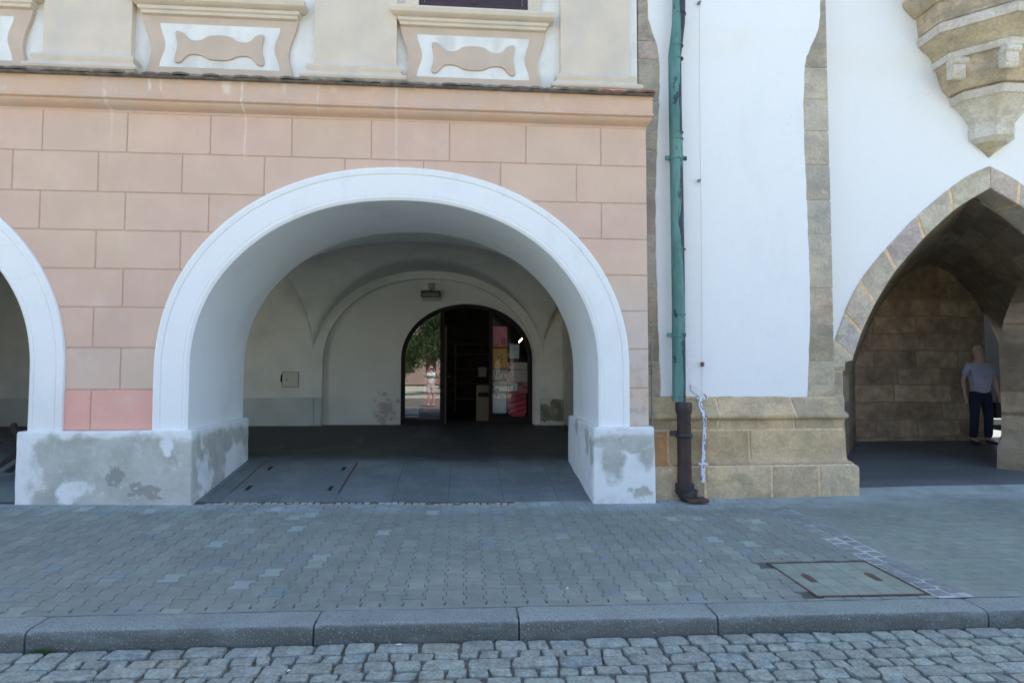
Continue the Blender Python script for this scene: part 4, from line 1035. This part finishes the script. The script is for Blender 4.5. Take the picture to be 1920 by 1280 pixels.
# passage lining: skewed tunnel to the back wall
fr=[(JX+.02,.12),(JX+.02,1.5)]+[(p.x+.02,p.y-.03) for p in IL[::3]]; ap=(X0,IL[-1].y-.03)
fr=[q for q in fr if q[0]<X0-.02]+[ap]; frR=[(2*X0-x,z) for x,z in fr[:-1][::-1]]
def pointed(xl,xr_,zb,zs,za,n):
    c=(xl+xr_)/2; out=[(xl,zb),(xl,zs)]
    for i in range(1,n): 
        t=i/n; u=1-t; out.append((xl+(c-xl)*(t**1.05),zs+(za-zs)*math.sin(t*PI/2)**.86*1.0))
    out.append((c,za)); return out
nb=len(fr); bk=pointed(7.35,10.5,.12,1.62,3.62,nb-2); 
bkR=[((7.35+10.5)-x,z) for x,z in bk[:-1][::-1]]
A=fr+frR; B=bk+bkR
# keep the right-hand jamb open below the springing (a passage leads off to the court)
b=MB(); K=14; v=[]; uv=[]; L=0
for j in range(K+1):
    t=j/K
    L=0
    for i in range(len(A)):
        x=A[i][0]*(1-t)+B[i][0]*t; z=A[i][1]*(1-t)+B[i][1]*t; y=7.44+(10.6-7.44)*t
        if i: L+=math.dist((A[i][0],A[i][1]),(A[i-1][0],A[i-1][1]))
        v.append((x,y,z)); uv.append((t*3.6,L))
n=len(A); f=[]
for j in range(K):
    for i in range(n-1):
        if i>=n-2 : continue
        f.append((j*n+i,(j+1)*n+i,(j+1)*n+i+1,j*n+i+1)[::-1])
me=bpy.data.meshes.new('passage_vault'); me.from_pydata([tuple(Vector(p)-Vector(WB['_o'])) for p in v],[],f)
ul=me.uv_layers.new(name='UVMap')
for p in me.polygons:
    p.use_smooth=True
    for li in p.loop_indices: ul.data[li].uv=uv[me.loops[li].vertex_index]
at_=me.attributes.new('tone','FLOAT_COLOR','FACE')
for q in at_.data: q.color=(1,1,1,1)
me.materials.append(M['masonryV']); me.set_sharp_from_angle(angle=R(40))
o=bpy.data.objects.new('passage_vault',me); COL.objects.link(o); o.parent=WB; o['_o']=tuple(WB['_o'])
# back wall of the passage and the pillar
b=MB(); b.box(6.6,10.02,10.6,11.1,.1,5.2); b.build('passage_wall','masonry',WB,0)
b=MB(); b.tone=(.50,.47,.43); b.prismz([(7.80,8.02),(8.98,9.18),(9.75,8.6),(8.45,7.45)],.55,2.0)
PQ=[(7.80,8.02),(8.98,9.18),(9.75,8.6),(8.45,7.45)]; qa=(9.6,8.9); rg=[[(qa[0]+(x-qa[0])*k_,qa[1]+(y-qa[1])*k_,z_) for x,y in PQ] for k_,z_ in ((1,2.0),(.9,2.35),(.72,2.75),(.45,3.2),(.2,3.6))]
b.mesh([p for q in rg for p in q],[(i*4+(j+1)%4,i*4+j,(i+1)*4+j,(i+1)*4+(j+1)%4)[::-1] for i in range(4) for j in range(4)],(.50,.47,.43)); b.build('pillar','masonry',WB,0)
b=MB()
for z0,z1,e0,e1 in ((.12,.50,.16,.13),(.50,.62,.13,.03),(.62,.95,.03,.0)):
    c=(8.74,8.31); P=[(7.80,8.02),(8.98,9.18),(9.75,8.6),(8.45,7.45)]
    ex=lambda e:[(c[0]+(x-c[0])*(1+e),c[1]+(y-c[1])*(1+e)) for x,y in P]
    a,d=ex(e0),ex(e1); b.mesh([(x,y,z0) for x,y in a]+[(x,y,z1) for x,y in d],[(i,(i+1)%4,4+(i+1)%4,4+i) for i in range(4)]+[(4,5,6,7)],(.52,.52,.48))
b.build('pillar_base','sandstone',WB,20)
b=MB(); b.box(4.4,14,7.5,13.6,5.0,5.2); b.box(2.2,14,7.4,13.6,11.8,12); b.box(13.8,14,7.5,13.6,.1,12); b.box(2.2,14,13.4,13.6,5.2,12); b.build('roof','tile',WB,0)
# oriel corbel
OC=thing('oriel_corbel','carved ochre stone corbel of an oriel tapering to a point above the gothic arch','corbel',(X0,WY,4.45))
def octring(r,z,asp=1.0):
    out=[]
    for k in range(-1,6):
        a=PI+ (k-.0)*PI/4*1.0 - PI/8+PI/4
        x=math.cos(a)*r; y=math.sin(a)*r*asp
        out.append((X0+x,WY+min(y,.02),z))
    return out
def half(r,z):
    """half octagon in front of the wall"""
    c=r; k=.42
    return [(X0-c,WY+.02,z),(X0-c,WY-c*.38,z),(X0-c*k,WY-c*.92,z),(X0+c*k,WY-c*.92,z),(X0+c,WY-c*.38,z),(X0+c,WY+.02,z)]
def Zc(py,px=1760): return at(px,py,WY-.15)[1]
sx=lambda px,py:abs(at(px,py,WY)[0]-X0)
lay=[('finial','corbel',[(285,.005),(276,.07),(268,.14),(262,.19)]),
 ('moulding','corbelpale',[(262,.205),(256,.25),(254,.275),(236,.285),(232,.27)]),
 ('cove','corbelpale',[(232,.265),(222,.29),(208,.36),(196,.44),(190,.49)]),
 ('moulding','corbelpale',[(190,.515),(186,.525),(176,.535),(172,.50)]),
 ('frieze','corbel',[(172,.56),(160,.63),(150,.66),(130,.70),(122,.72)]),
 ('moulding','corbelpale',[(122,.76),(116,.77),(112,.78),(108,.75)]),
 ('cove','corbel',[(108,.76),(100,.78),(92,.84),(86,.90),(80,.93)]),
 ('moulding','corbelpale',[(80,.95),(72,.97),(66,.97),(60,.92)]),
 ('band','corbel',[(60,.94),(40,.955),(32,.96),(26,.965)]),
 ('cornice','corbel',[(26,1.0),(18,1.06),(10,1.12),(2,1.15),(-4,1.15),(-6,1.05),(-50,1.08),(-60,1.25),(-75,1.3),(-80,1.22),(-330,1.22),(-331,.1)])]
for nm,mt,pr in lay:
    b=MB(); rs=[half(r,Zc(py)) for py,r in pr]; n=6
    v=[p for q in rs for p in q]; f=[]
    for i in range(len(rs)-1):
        for j in range(n-1): f.append((i*n+j,i*n+j+1,(i+1)*n+j+1,(i+1)*n+j))
    f+=[tuple(range(n-1,-1,-1)),tuple((len(rs)-1)*n+j for j in range(n))]
    b.mesh(v,f,rt(.05,.02)); b.build(nm,mt,OC,28)
# small scrolled brackets in the frieze
for sgn,kx,ky in ((-1,.42,.92),(1,.42,.92),(-1,.98,.45)):
    z0=Zc(150); z1=Zc(124); r=.70; x=X0+sgn*r*kx; y=WY-r*ky
    b=MB()
    b.tube([(x-.10,y-.02,z1-.03),(x+.10,y-.02,z1-.03)],.055,12); b.tube([(x-.09,y+.02,z0-.02),(x+.09,y+.02,z0-.02)],.05,12); b.box(x-.085,x+.085,y-.04,y+.08,z0-.02,z1,b=.015)
    b.build('bracket','corbelpale',OC,40)
# ------------------------------------------------------------------ downpipe
def P3(px,py,Y): x,z=at(px,py,Y); return (x,Y,z)
DY=6.70
t=thing('downpipe','green patinated copper downpipe with black cast iron foot beside the buttress edge','downpipe',(at(1274,930,DY)[0],DY,.15))
xb=at(1270,650,DY)[0]
b=MB(); q0=at(1272,-300,DY); path=[P3(1274,-330,DY),P3(1273,0,DY),P3(1272,45,DY),P3(1268,80,DY),P3(1265,105,DY),P3(1266,200,DY),P3(1268,300,DY),P3(1270,420,DY),P3(1272,560,DY),P3(1273,700,DY),P3(1273,752,DY)]
b.tube(path,.076,20); o=b.build('copper_pipe','copper',t,50)
b=MB()
for py in (28,88,112,250,262,468,590,742):
    x,_,z=P3(1268 if py<420 else 1272.5,py,DY); 
    if py==28: x=P3(1273,py,DY)[0]
    b.tube([(x,DY,z-.008),(x,DY,z-.004),(x,DY,z+.004),(x,DY,z+.008)],[.077,.083,.083,.077],20)
b.build('pipe_seam','copper',t,50)
for py,px in ((297,1268),(628,1272)):
    x,_,z=P3(px,py,DY); b=MB(); b.tube([(x,DY,z-.022),(x,DY,z-.02),(x,DY,z+.02),(x,DY,z+.022)],[.08,.087,.087,.08],20); b.box(x-.135,x-.08,DY-.012,DY+.012,z-.024,z+.024); 
    if py==297: b.box(x+.08,x+.125,DY-.012,DY+.012,z-.022,z+.022)
    b.box(x-.02,x+.02,DY+.08,BY+.0,z-.015,z+.015); b.build('pipe_clamp','copper' if py==297 else 'copper',t,40)
x,_,zt=P3(1274,752,DY); xc=x; DI=6.57
b=MB(); zz=lambda py:at(1274,py,DI)[1]; 
b.tube([(xc,DI,zz(754)),(xc,DI,zz(757)),(xc,DI,zz(772)),(xc,DI,zz(777)),(xc,DI,zz(905)),(xc,DI,zz(906)),(xc,DI,zz(922)),(xc,DI,zz(926))],[.090,.096,.092,.078,.078,.104,.106,.09],22)
b.build('cast_iron_pipe','castiron',t,40)
b=MB(); b.tube([(xc,DI,zz(812)),(xc,DI,zz(814)),(xc,DI,zz(818)),(xc,DI,zz(820))],[.088,.098,.098,.088],20); b.box(xc-.16,xc-.085,DI-.01,DI+.02,zz(816)-.004,zz(808)+.01); b.build('iron_clamp','blackmetal',t,40)
b=MB(); z0=.155
b.tube([(xc,DI,zz(918)),(xc+.02,DI-.02,z0+.05),(xc+.09,DI-.07,z0+.028)],[.10,.098,.095],18); b.build('outlet_shoe','castiron',t,40)
b=MB(); b.box(xc-.02,xc+.21,DI-.19,DI-.02,z0-.005,z0+.03,b=.012); b.build('outlet_lip','rust',t,40)
# ------------------------------------------------------------------ lightning conductor
t=thing('conductor_guard','thin bent metal conductor guard with flaking white paint on the stone plinth','conductor',(at(1318,900,6.6)[0],6.6,.3))
b=MB(); pa=[P3(1312,742,6.82),P3(1313,757,6.74),P3(1319,780,6.66),P3(1319,800,6.71),P3(1318,865,6.70),P3(1317,903,6.57)]
pa=[P3(1312,744,6.80),P3(1312,760,6.72),P3(1320,781,6.655),P3(1320,800,6.70),P3(1318,852,6.70),P3(1317,872,6.565),P3(1317,903,6.555)]
for a,c in zip(pa,pa[1:]):
    a,c=Vector(a),Vector(c); w_=.021; d=Vector((0,.025,0)); s_=Vector((w_,0,0))
    v=[a-s_-d,a+s_-d,a+s_,a-s_,c-s_-d,c+s_-d,c+s_,c-s_]; b.mesh(v,[(0,1,5,4),(1,2,6,5),(2,3,7,6),(3,0,4,7),(0,3,2,1),(4,5,6,7)])
b.build('guard_strip','flaky',t,0)
for py,Y in ((747,6.79),(869,6.60)):
    x,_,z=P3(1315 if py==747 else 1318,py,Y); b=MB(); b.box(x-.065,x+.05,Y-.035,Y-.003,z-.012,z+.012,b=.004); b.build('clamp','flaky',t,30)
b=MB(); b.tube([P3(1311,-330,6.815),P3(1312,200,6.815),P3(1315,450,6.815),P3(1316,640,6.815),P3(1316,744,6.81)],.0022,6); b.build('wire',simple('grey_wire',(.45,.47,.48),.1,20,.5),t,0)
for py,m in ((6,'blackmetal'),(339,'blackmetal')):
    x,_,z=P3(1312,py,6.81); b=MB(); b.box(x-.022,x+.008,6.79,6.835,z-.014,z+.016,b=.004); b.tube([(x-.03,6.80,z-.02),(x+.012,6.80,z+.02)],.006,6); b.build('wire_holder','steelgrey',t,30)
x,_,z=P3(1317,683,6.81); b=MB(); b.box(x-.016,x+.018,6.79,6.835,z+.006,z+.026,b=.005); b.box(x-.016,x+.018,6.79,6.835,z-.024,z-.006,b=.005); b.box(x-.006,x+.008,6.795,6.83,z-.006,z+.006); b.build('test_clamp',flat('rusty_red',(.16,.02,.02)),t,30)
# small slanting tag behind the conductor
t=thing('tilted_tag','small tilted white tag with a red mark fixed at the top of the conductor','tag',P3(1314,735,6.79))
b=MB(); P=[at(*q,6.80) for q in ((1297,720),(1303,722),(1330,742),(1329,750),(1316,746),(1298,732))]; b.prism(P,6.826,6.832); b.build('plate',flat('white_enamel',(.72,.72,.72),.4),t,0)
b=MB(); P=[at(*q,6.80) for q in ((1320,737),(1323,739),(1328,746),(1325,746))]; b.prism(P,6.8235,6.8255); b.build('red_mark',flat('red_enamel',(.35,.03,.03),.4),t,0)
# cable and pipe stub in the gap between the houses
t=thing('gap_cable','thin grey cable pipe running down the gap between the pink and white houses','cable',(2.105,6.62,.99))
b=MB(); b.tube([P3(1221,640,6.64),P3(1222,700,6.64),P3(1223,798,6.64)],.011,8); b.build('conduit','steelgrey',t,40)
for py in (686,694,700): 
    x,_,z=P3(1221,py,6.63); b=MB(); b.box(x-.02,x+.014,6.615,6.66,z-.004,z+.004); b.build('clip','blackmetal',t,0)

# ------------------------------------------------------------------ folding chair at the left edge
t=thing('folding_chair','dark wooden folding chair cut by the left edge inside the small left arch','chair',(-5.15,7.2,gz(7.2)))
c0=Vector((0,0,0)); xs=at(28,790,7.15)[0]; zf=gz(7.2)+tilt(-5.2,7.2)
def bar(a,c,w,th,name,par,mat='darkwood'):
    a,c=Vector(a),Vector(c); d=(c-a).normalized(); s_=Vector((0,1,0)); s_=(s_-d*s_.dot(d)).normalized(); n_=d.cross(s_)
    b=MB(); v=[p+s_*i*w/2+n_*j*th/2 for p in (a,c) for i,j in ((-1,-1),(1,-1),(1,1),(-1,1))]
    b.mesh(v,[(0,1,2,3)[::-1],(4,5,6,7)]+[(i,(i+1)%4,4+(i+1)%4,4+i) for i in range(4)])
    return b.build(name,mat,par,20)
for yy in (7.15,7.53):
    bar((xs-.02,yy,.985),(xs+.30,yy,zf+.01),.03,.06,'leg',t)
    bar((xs+.20,yy+.03,.80),(xs-.42,yy+.03,zf+.01),.028,.05,'leg',t)
b=MB(); 
for yy in (7.165,7.545): b.tube([(xs-.02,yy-.015,.985),(xs-.02,yy+.015,.985)],.032,12)
b.build('post_cap','darkwood',t,40)
bar((xs-.0,7.15,.93),(xs-.0,7.53,.93),.02,.10,'backrest',t)
for i in range(5):
    b=MB(); x=xs-.30+i*.085; b.box(x,x+.075,7.16,7.52,zf+.43,zf+.45,b=.004); b.build('seat_slat','darkwood',t,30)
bar((xs-.38,7.15,zf+.05),(xs-.38,7.53,zf+.05),.02,.03,'stretcher',t)

# ------------------------------------------------------------------ grass tufts at the kerb foot
b=MB()
for _ in range(520):
    q=random.random(); x=(random.gauss(-2.78,.05) if q<.45 else (random.gauss(-2.40,.035) if q<.85 else random.uniform(-2.0,-.9))); y=random.uniform(3.585,3.62); h=random.uniform(.012,.038)
    a=random.uniform(0,2*PI); w_=.0022; l=h*.7; dx,dy=math.cos(a)*l,math.sin(a)*l*.5-.006
    b.face([(x-w_,y,-.01),(x+w_,y,-.01),(x+dx,y+dy,h-.005)],rt(.3,.1))
for _ in range(60):
    cx_=random.uniform(-2.2,4.2); cy_=random.uniform(3.02,3.45)
    for _k in range(6):
        x=cx_+random.gauss(0,.012); y=cy_+random.gauss(0,.008); a=random.uniform(0,2*PI)
        b.face([(x-.0015,y,-.01),(x+.0015,y,-.01),(x+math.cos(a)*.01,y+math.sin(a)*.008,.012)],rt(.3,.1))
o=b.build('grass',simple('kerb_grass',(.055,.10,.025),.2,30,.7),None,0); stru(o,'stuff'); 
# litter
for i,(px,py,Y,lab) in enumerate(((748,1206,3.56,'white cigarette end lying on the cobbles by the kerb'),)):
    x=at(px,py,Y)[0]; b=MB(); b.tube([(x-.014,Y,.018),(x+.014,Y+.005,.018)],.0038,8); tag(b.build('cigarette_end',flat('white_paper',(.7,.7,.66)),None,30,loc=(x,Y,.015)),lab,'litter')

for px,py,Y,lab in ((1062,1113,4.1,'tiny white scrap lying on the pavement pavers near the kerb'),(445,968,6.25,'tiny pale scrap on the pavement in front of the big arch'),(1312,1043,4.6,'tiny pale paper fleck on the pavers left of the manhole cover'),(537,1250,3.3,'tiny white scrap wedged between cobbles at the lower middle left')):
    x=at(px,py,Y)[0]; zg=gz(Y)+tilt(x,Y)+(.008 if Y<3.6 else .001); b=MB(); b.panel([(0,0),(1,0),(1,1)],0,0,0) if 0 else b.mesh([(x,Y,zg),(x+.02,Y+.004,zg+.004),(x+.016,Y+.02,zg+.002),(x+.004,Y+.017,zg+.006),(x+.01,Y+.01,zg+.009)],[(0,1,4),(1,2,4),(2,3,4),(3,0,4),(3,2,1,0)]); tag(b.build('paper_scrap',flat('scrap_paper',(.6,.6,.57)),None,0,loc=(x,Y,zg)),lab,'litter')
# ------------------------------------------------------------------ people
def skin(name,pts,edges,rad,mat,parent,sub=2,root=0,post=None):
    me=bpy.data.meshes.new(name); L=Vector(parent['_o']); me.from_pydata([tuple(Vector(p)) for p in pts],edges,[])
    o=bpy.data.objects.new(name,me); COL.objects.link(o)
    md=o.modifiers.new('s','SKIN'); sd=o.modifiers.new('d','SUBSURF'); sd.levels=sub; sd.render_levels=sub
    for i,r in enumerate(rad):
        sv=me.skin_vertices[0].data[i]; sv.radius=r if isinstance(r,tuple) else (r,r); sv.use_root=(i==root)
    dg=bpy.context.evaluated_depsgraph_get(); dg.update(); nm=bpy.data.meshes.new_from_object(o.evaluated_get(dg)); nm.name=name
    bpy.data.objects.remove(o); o=bpy.data.objects.new(name,nm); COL.objects.link(o); o.parent=parent; o['_o']=tuple(L)
    for p in nm.polygons: p.use_smooth=True
    a=nm.attributes.new('tone','FLOAT_COLOR','POINT')
    for q in a.data: q.color=(1,1,1,1)
    if post:
        for v in nm.vertices: v.co=post(v.co)
    nm.materials.clear(); nm.materials.append(mat); return o
def person(loc,face,label,pose,shirtc,legc,hairc,shorts=False,hold=None,height=1.75):
    root=thing('person',label,'person',loc); root.rotation_euler=(0,0,face)
    sc=height/1.78; V=lambda x,y,z:(x*sc,y*sc,z*sc)   # figure faces -y locally
    hip,chest,neck=V(0,0,.95),V(0,0,1.36),V(0,.01,1.50)
    sh=[V(-.18,.01,1.42),V(.18,.01,1.42)]; el,wr,hd=pose['el'],pose['wr'],pose['hd']
    skinm=simple('skin',(.62,.42,.33),.06,20,.5)
    J=[hip,V(0,.0,1.15),chest,neck,V(0,-.005,1.60),V(0,-.012,1.68),V(0,-.005,1.755)]; E_=[(0,1),(1,2),(2,3),(3,4),(4,5),(5,6)]; Rr=[(.15,.11),(.13,.10),(.145,.10),(.062,.06),(.074,.088),(.088,.104),(.056,.066)]
    for s_ in (0,1):
        i=len(J); J+=[sh[s_],V(*el[s_]),V(*wr[s_]),V(*hd[s_])]; E_+=[(2,i),(i,i+1),(i+1,i+2),(i+2,i+3)]; Rr+=[.05,.037,.026,(.034,.018)]
        # fingers and thumb
        h=Vector(V(*hd[s_])); w_=Vector(V(*wr[s_])); d=(h-w_).normalized(); sd=Vector((0,1,0)) if abs(d.z)>.7 else Vector((0,0,1))
        sd=(sd-d*sd.dot(d)).normalized(); pn=d.cross(sd)*(1 if s_ else -1)
        for k,l in enumerate((.068,.078,.072,.058)):
            o_=h+sd*(.028-.019*k); a=len(J); J+=[tuple(o_+d*.02),tuple(o_+d*(.02+l*.55)+pn*.006),tuple(o_+d*(.02+l*.95)+pn*.022)]; E_+=[(i+3,a),(a,a+1),(a+1,a+2)]; Rr+=[.0095,.009,.0075]
        a=len(J); o_=(h+w_)/2+sd*.03; J+=[tuple(o_+sd*.012),tuple(o_+sd*.028+d*.03+pn*.012)]; E_+=[(i+3,a),(a,a+1)]; Rr+=[.011,.009]
        i=len(J); st=pose.get('st',(-.10,.10))[s_]
        J+=[V((-.09,.09)[s_],0,.90),V(st*1.0,-.02,.50),V(st*1.05,.03,.09),V(st*1.15,-.13,.035)]; E_+=[(0,i),(i,i+1),(i+1,i+2),(i+2,i+3)]; Rr+=[.085,.056,.038,(.042,.028)]
    skin('body',J,E_,Rr,skinm,root)
    # shirt
    T=[V(0,0,.86),V(0,-.01,1.10),V(0,0,1.34),V(0,.008,1.46)]; TE=[(0,1),(1,2),(2,3)]; TR=[(.185,.145),(.165,.15),(.165,.13),(.08,.075)]
    for s_ in (0,1):
        i=len(T); S0=Vector(sh[s_]); El=Vector(V(*el[s_])); mid=S0.lerp(El,.68); T+=[tuple(S0),tuple(mid)]; TE+=[(2,i),(i,i+1)]; TR+=[.068,.062]
    skin('shirt',T,TE,TR,simple('cotton_shirt',shirtc,.12,6,.85,.5,.012,9),root)
    T=[V(0,0,1.02),V(0,0,.93)]; TE=[(0,1)]; TR=[(.16,.125),(.165,.13)]
    for s_ in (0,1):
        i=len(T); st=pose.get('st',(-.10,.10))[s_]
        if shorts: T+=[V((-.09,.09)[s_],0,.84),V(st,-.015,.52)]; TE+=[(1,i),(i,i+1)]; TR+=[.105,.098]
        else: T+=[V((-.09,.09)[s_],0,.84),V(st,-.02,.50),V(st*1.05,.02,.10)]; TE+=[(1,i),(i,i+1),(i+1,i+2)]; TR+=[.105,.078,.068]
    skin('shorts' if shorts else 'trousers',T,TE,TR,simple('trouser_cloth',legc,.25,5,.85,.5,.012,9),root)
    for s_ in (0,1):
        st=pose.get('st',(-.10,.10))[s_]; skin('shoe',[V(st*1.05,.06,.05),V(st*1.1,-.05,.045),V(st*1.18,-.17,.032)],[(0,1),(1,2)],[(.045,.045),(.05,.04),(.042,.028)],simple('shoe_leather',(.03,.03,.035),.2,20,.5),root)
    skin('hair',[V(0,.045,1.66),V(0,.03,1.73),V(0,-.01,1.79)],[(0,1),(1,2)],[(.084,.06),(.092,.08),(.06,.055)],simple('hair',hairc,.3,40,.7),root)
    b=MB()
    for s_ in (-1,1):
        for q in ((.03,-.088,1.69),): 
            c=Vector(V(s_*q[0],q[1],q[2])); b.tube([c+Vector((-.012,0,0)),c+Vector((0,-.006,0)),c+Vector((.012,0,0))],[.004,.008,.004],8)
    b.v=[tuple(Vector(p)+Vector(loc)) for p in b.v]; b.build('eyes',flat('eye_dark',(.03,.02,.02),.3),root,40)
    b=MB(); c=Vector(V(0,-.098,1.655)); b.tube([c+Vector((0,.012,.035)),c+Vector((0,-.008,.0)),c+Vector((0,.006,-.008))],[.007,.014,.008],8); 
    for s_ in (-1,1):
        c=Vector(V(s_*.082,.005,1.672)); b.tube([c+Vector((0,0,.028)),c+Vector((s_*.008,.008,.005)),c+Vector((0,0,-.028))],[.006,.014,.006],8)
    b.v=[tuple(Vector(p)+Vector(loc)) for p in b.v]; b.build('nose_and_ears',skinm,root,60)
    b=MB(); c=Vector(V(0,-.092,1.622)); b.tube([c+Vector((-.022,.006,0)),c,c+Vector((.022,.006,0))],[.002,.005,.002],8); b.v=[tuple(Vector(p)+Vector(loc)) for p in b.v]; b.build('mouth',flat('lip',(.30,.11,.09)),root,40)
    return root
px_,py_=at(1838,745,10.1)[0],10.1
fz=gg(10.1)
person((px_,py_,fz),R(-10),'person in a pale blue grey t-shirt and dark blue jeans standing in the gothic passage',
  dict(el=[(-.27,.03,1.15),(.27,.03,1.15)],wr=[(-.28,-.03,.90),(.27,-.05,.92)],hd=[(-.275,-.055,.82),(.27,-.07,.84)],st=(-.12,.12)),(.50,.51,.68),(.018,.026,.062),(.60,.57,.52),height=1.80)
bx,by=px_+.31,10.03
t=thing('hand_bag','dark bag hanging from the hand of the person in the gothic passage','bag',(bx,by,fz+.50))
b=MB(); b.box(bx-.11,bx+.13,by-.04,by+.06,fz+.48,fz+.78,b=.02); b.build('bag_body',flat('dark_leather',(.025,.02,.025)),t,30)
b=MB(); b.tube([(bx-.07,by,fz+.77),(bx-.055,by,fz+.85),(bx-.02,by,fz+.865),(bx+.015,by,fz+.85),(bx+.03,by,fz+.77)],.008,8); b.build('strap',flat('dark_leather_strap',(.03,.02,.02)),t,40)
t=thing('backdrop_house','dark low house added across the small court to darken the gap behind the gothic passage','house',(19,22,0))  # added house, a dark backdrop that tones down the bright passage gap
b=MB(); b.box(12,30,19.5,26,.0,6); b.build('wall','backdropwall',t,0)
b=MB(); b.mesh([(11.8,19.3,6),(30.2,19.3,6),(30.2,26.2,6),(11.8,26.2,6),(11.8,22.8,8),(30.2,22.8,8)],[(0,1,5,4),(2,3,4,5),(0,4,3),(1,2,5),(3,2,1,0)]); b.build('roof','tile',t,0)
# the photographer, seen only as a reflection in the shop window
person((-.06,-.46,0),R(180),'person in a white t-shirt and light shorts holding a phone reflected in the shop window',
  dict(el=[(-.30,-.14,1.28),(.30,-.14,1.28)],wr=[(-.13,-.27,1.56),(.13,-.27,1.56)],hd=[(-.085,-.30,1.62),(.085,-.30,1.62)]),(.75,.74,.74),(.62,.58,.58),(.08,.06,.05),shorts=True,height=1.76)
t=thing('phone','dark phone held up in both hands by the person reflected in the shop window','phone',(-.06,-.13,1.60))
b=MB(); b.box(-.14,.02,-.135,-.125,1.575,1.655,b=.003); b.build('phone_body','blackmetal',t,30)

# ------------------------------------------------------------------ the square behind the camera (seen in reflections, lit by the sun)
def house(x0,x1,y,h,col,label,roof):
    t=thing('town_house',label,'house',((x0+x1)/2,y,0),'houses across the square')
    b=MB(); b.box(x0,x1,y-8,y,0,h); b.build('wall',simple('far_wall',col,.06,2,.9),t,0)
    b=MB(); b.mesh([(x0,y+.3,h),(x1,y+.3,h),(x1,y-8.3,h),(x0,y-8.3,h),(x0,y-4,h+3.5),(x1,y-4,h+3.5)],[(0,1,5,4),(2,3,4,5),(0,4,3),(1,2,5),(3,2,1,0)]); b.build('roof',simple('far_roof',roof,.15,2,.9),t,0)
    n=int((x1-x0)/2.2)
    for i in range(n):
        for zz in (1.2,4.2,7.0):
            if zz+1.6<h:
                x=x0+(i+.5)*(x1-x0)/n; b=MB(); b.box(x-.5,x+.5,y+.0,y+.04,zz,zz+1.6); b.build('window','winpane',t,0)
house(-26,-13,-34,9,(.60,.50,.30),'yellow house across the square mirrored left of the reflected person',(.25,.10,.06)); house(-12.8,-2,-34,8,(.30,.29,.27),'pale grey house across the square behind the reflected person',(.22,.10,.07)); house(-1.8,12,-34,9.5,(.30,.22,.19),'pink house across the square mirrored right of the reflected person',(.25,.10,.06))
def tree(x,y,h,r,label):
    t=thing('tree',label,'tree',(x,y,0),'trees on the square'); b=MB(); b.tube([(x,y,0),(x+.05,y,h*.35),(x-.05,y,h*.6)],[.2,.15,.07],10)
    for k in range(6): a=k*PI/3; b.tube([(x,y,h*.4),(x+math.cos(a)*r*.6,y+math.sin(a)*r*.6,h*.72)],[.07,.03],6)
    b.build('trunk',simple('bark',(.10,.075,.05),.3,12,.9),t,40)
    b=MB(); cl=[(random.gauss(0,.45)*r,random.gauss(0,.45)*r,h*.68+random.gauss(0,.28)*r) for _ in range(34)]
    for _ in range(6500):
        c=random.choice(cl); p=Vector((x+c[0]+random.gauss(0,.22)*r*.6,y+c[1]+random.gauss(0,.22)*r*.6,c[2]+random.gauss(0,.2)*r*.6))
        u=Vector((random.gauss(0,1),random.gauss(0,1),random.gauss(0,1))).normalized(); w_=u.orthogonal().normalized(); s_=.11
        b.face([p-u*s_,p+w_*s_*.5,p+u*s_,p-w_*s_*.5],rt(.35,.1))
    b.build('crown',simple('leaves',(.05,.09,.025),.3,2,.6),t,0)
tree(-1.8,-14,4.6,2.7,'leafy green tree on the square mirrored in the left shop window'); tree(1.8,-15,4.9,2.9,'taller leafy tree farther right on the square mirrored in the shop glass'); tree(6.2,-15,6.2,2.6,'bushy tree at the right end of the mirrored row on the square')

for o in list(bpy.data.objects):
    if o.type=='MESH' and (o.name.split('.')[0] in ('road','road_bed','kerb','kerb_bedding','pavement','pavement_bed','sett_strip','sett_strip_mortar','sett_row','arcade_floor_bed','arcade_threshold','arcade_floor','grass','cigarette_end') or (o.parent and o.parent.name in ('manhole_cover','floor_cover'))): drape(o)
for o in bpy.data.objects:
    if '_o' in o: del o['_o']
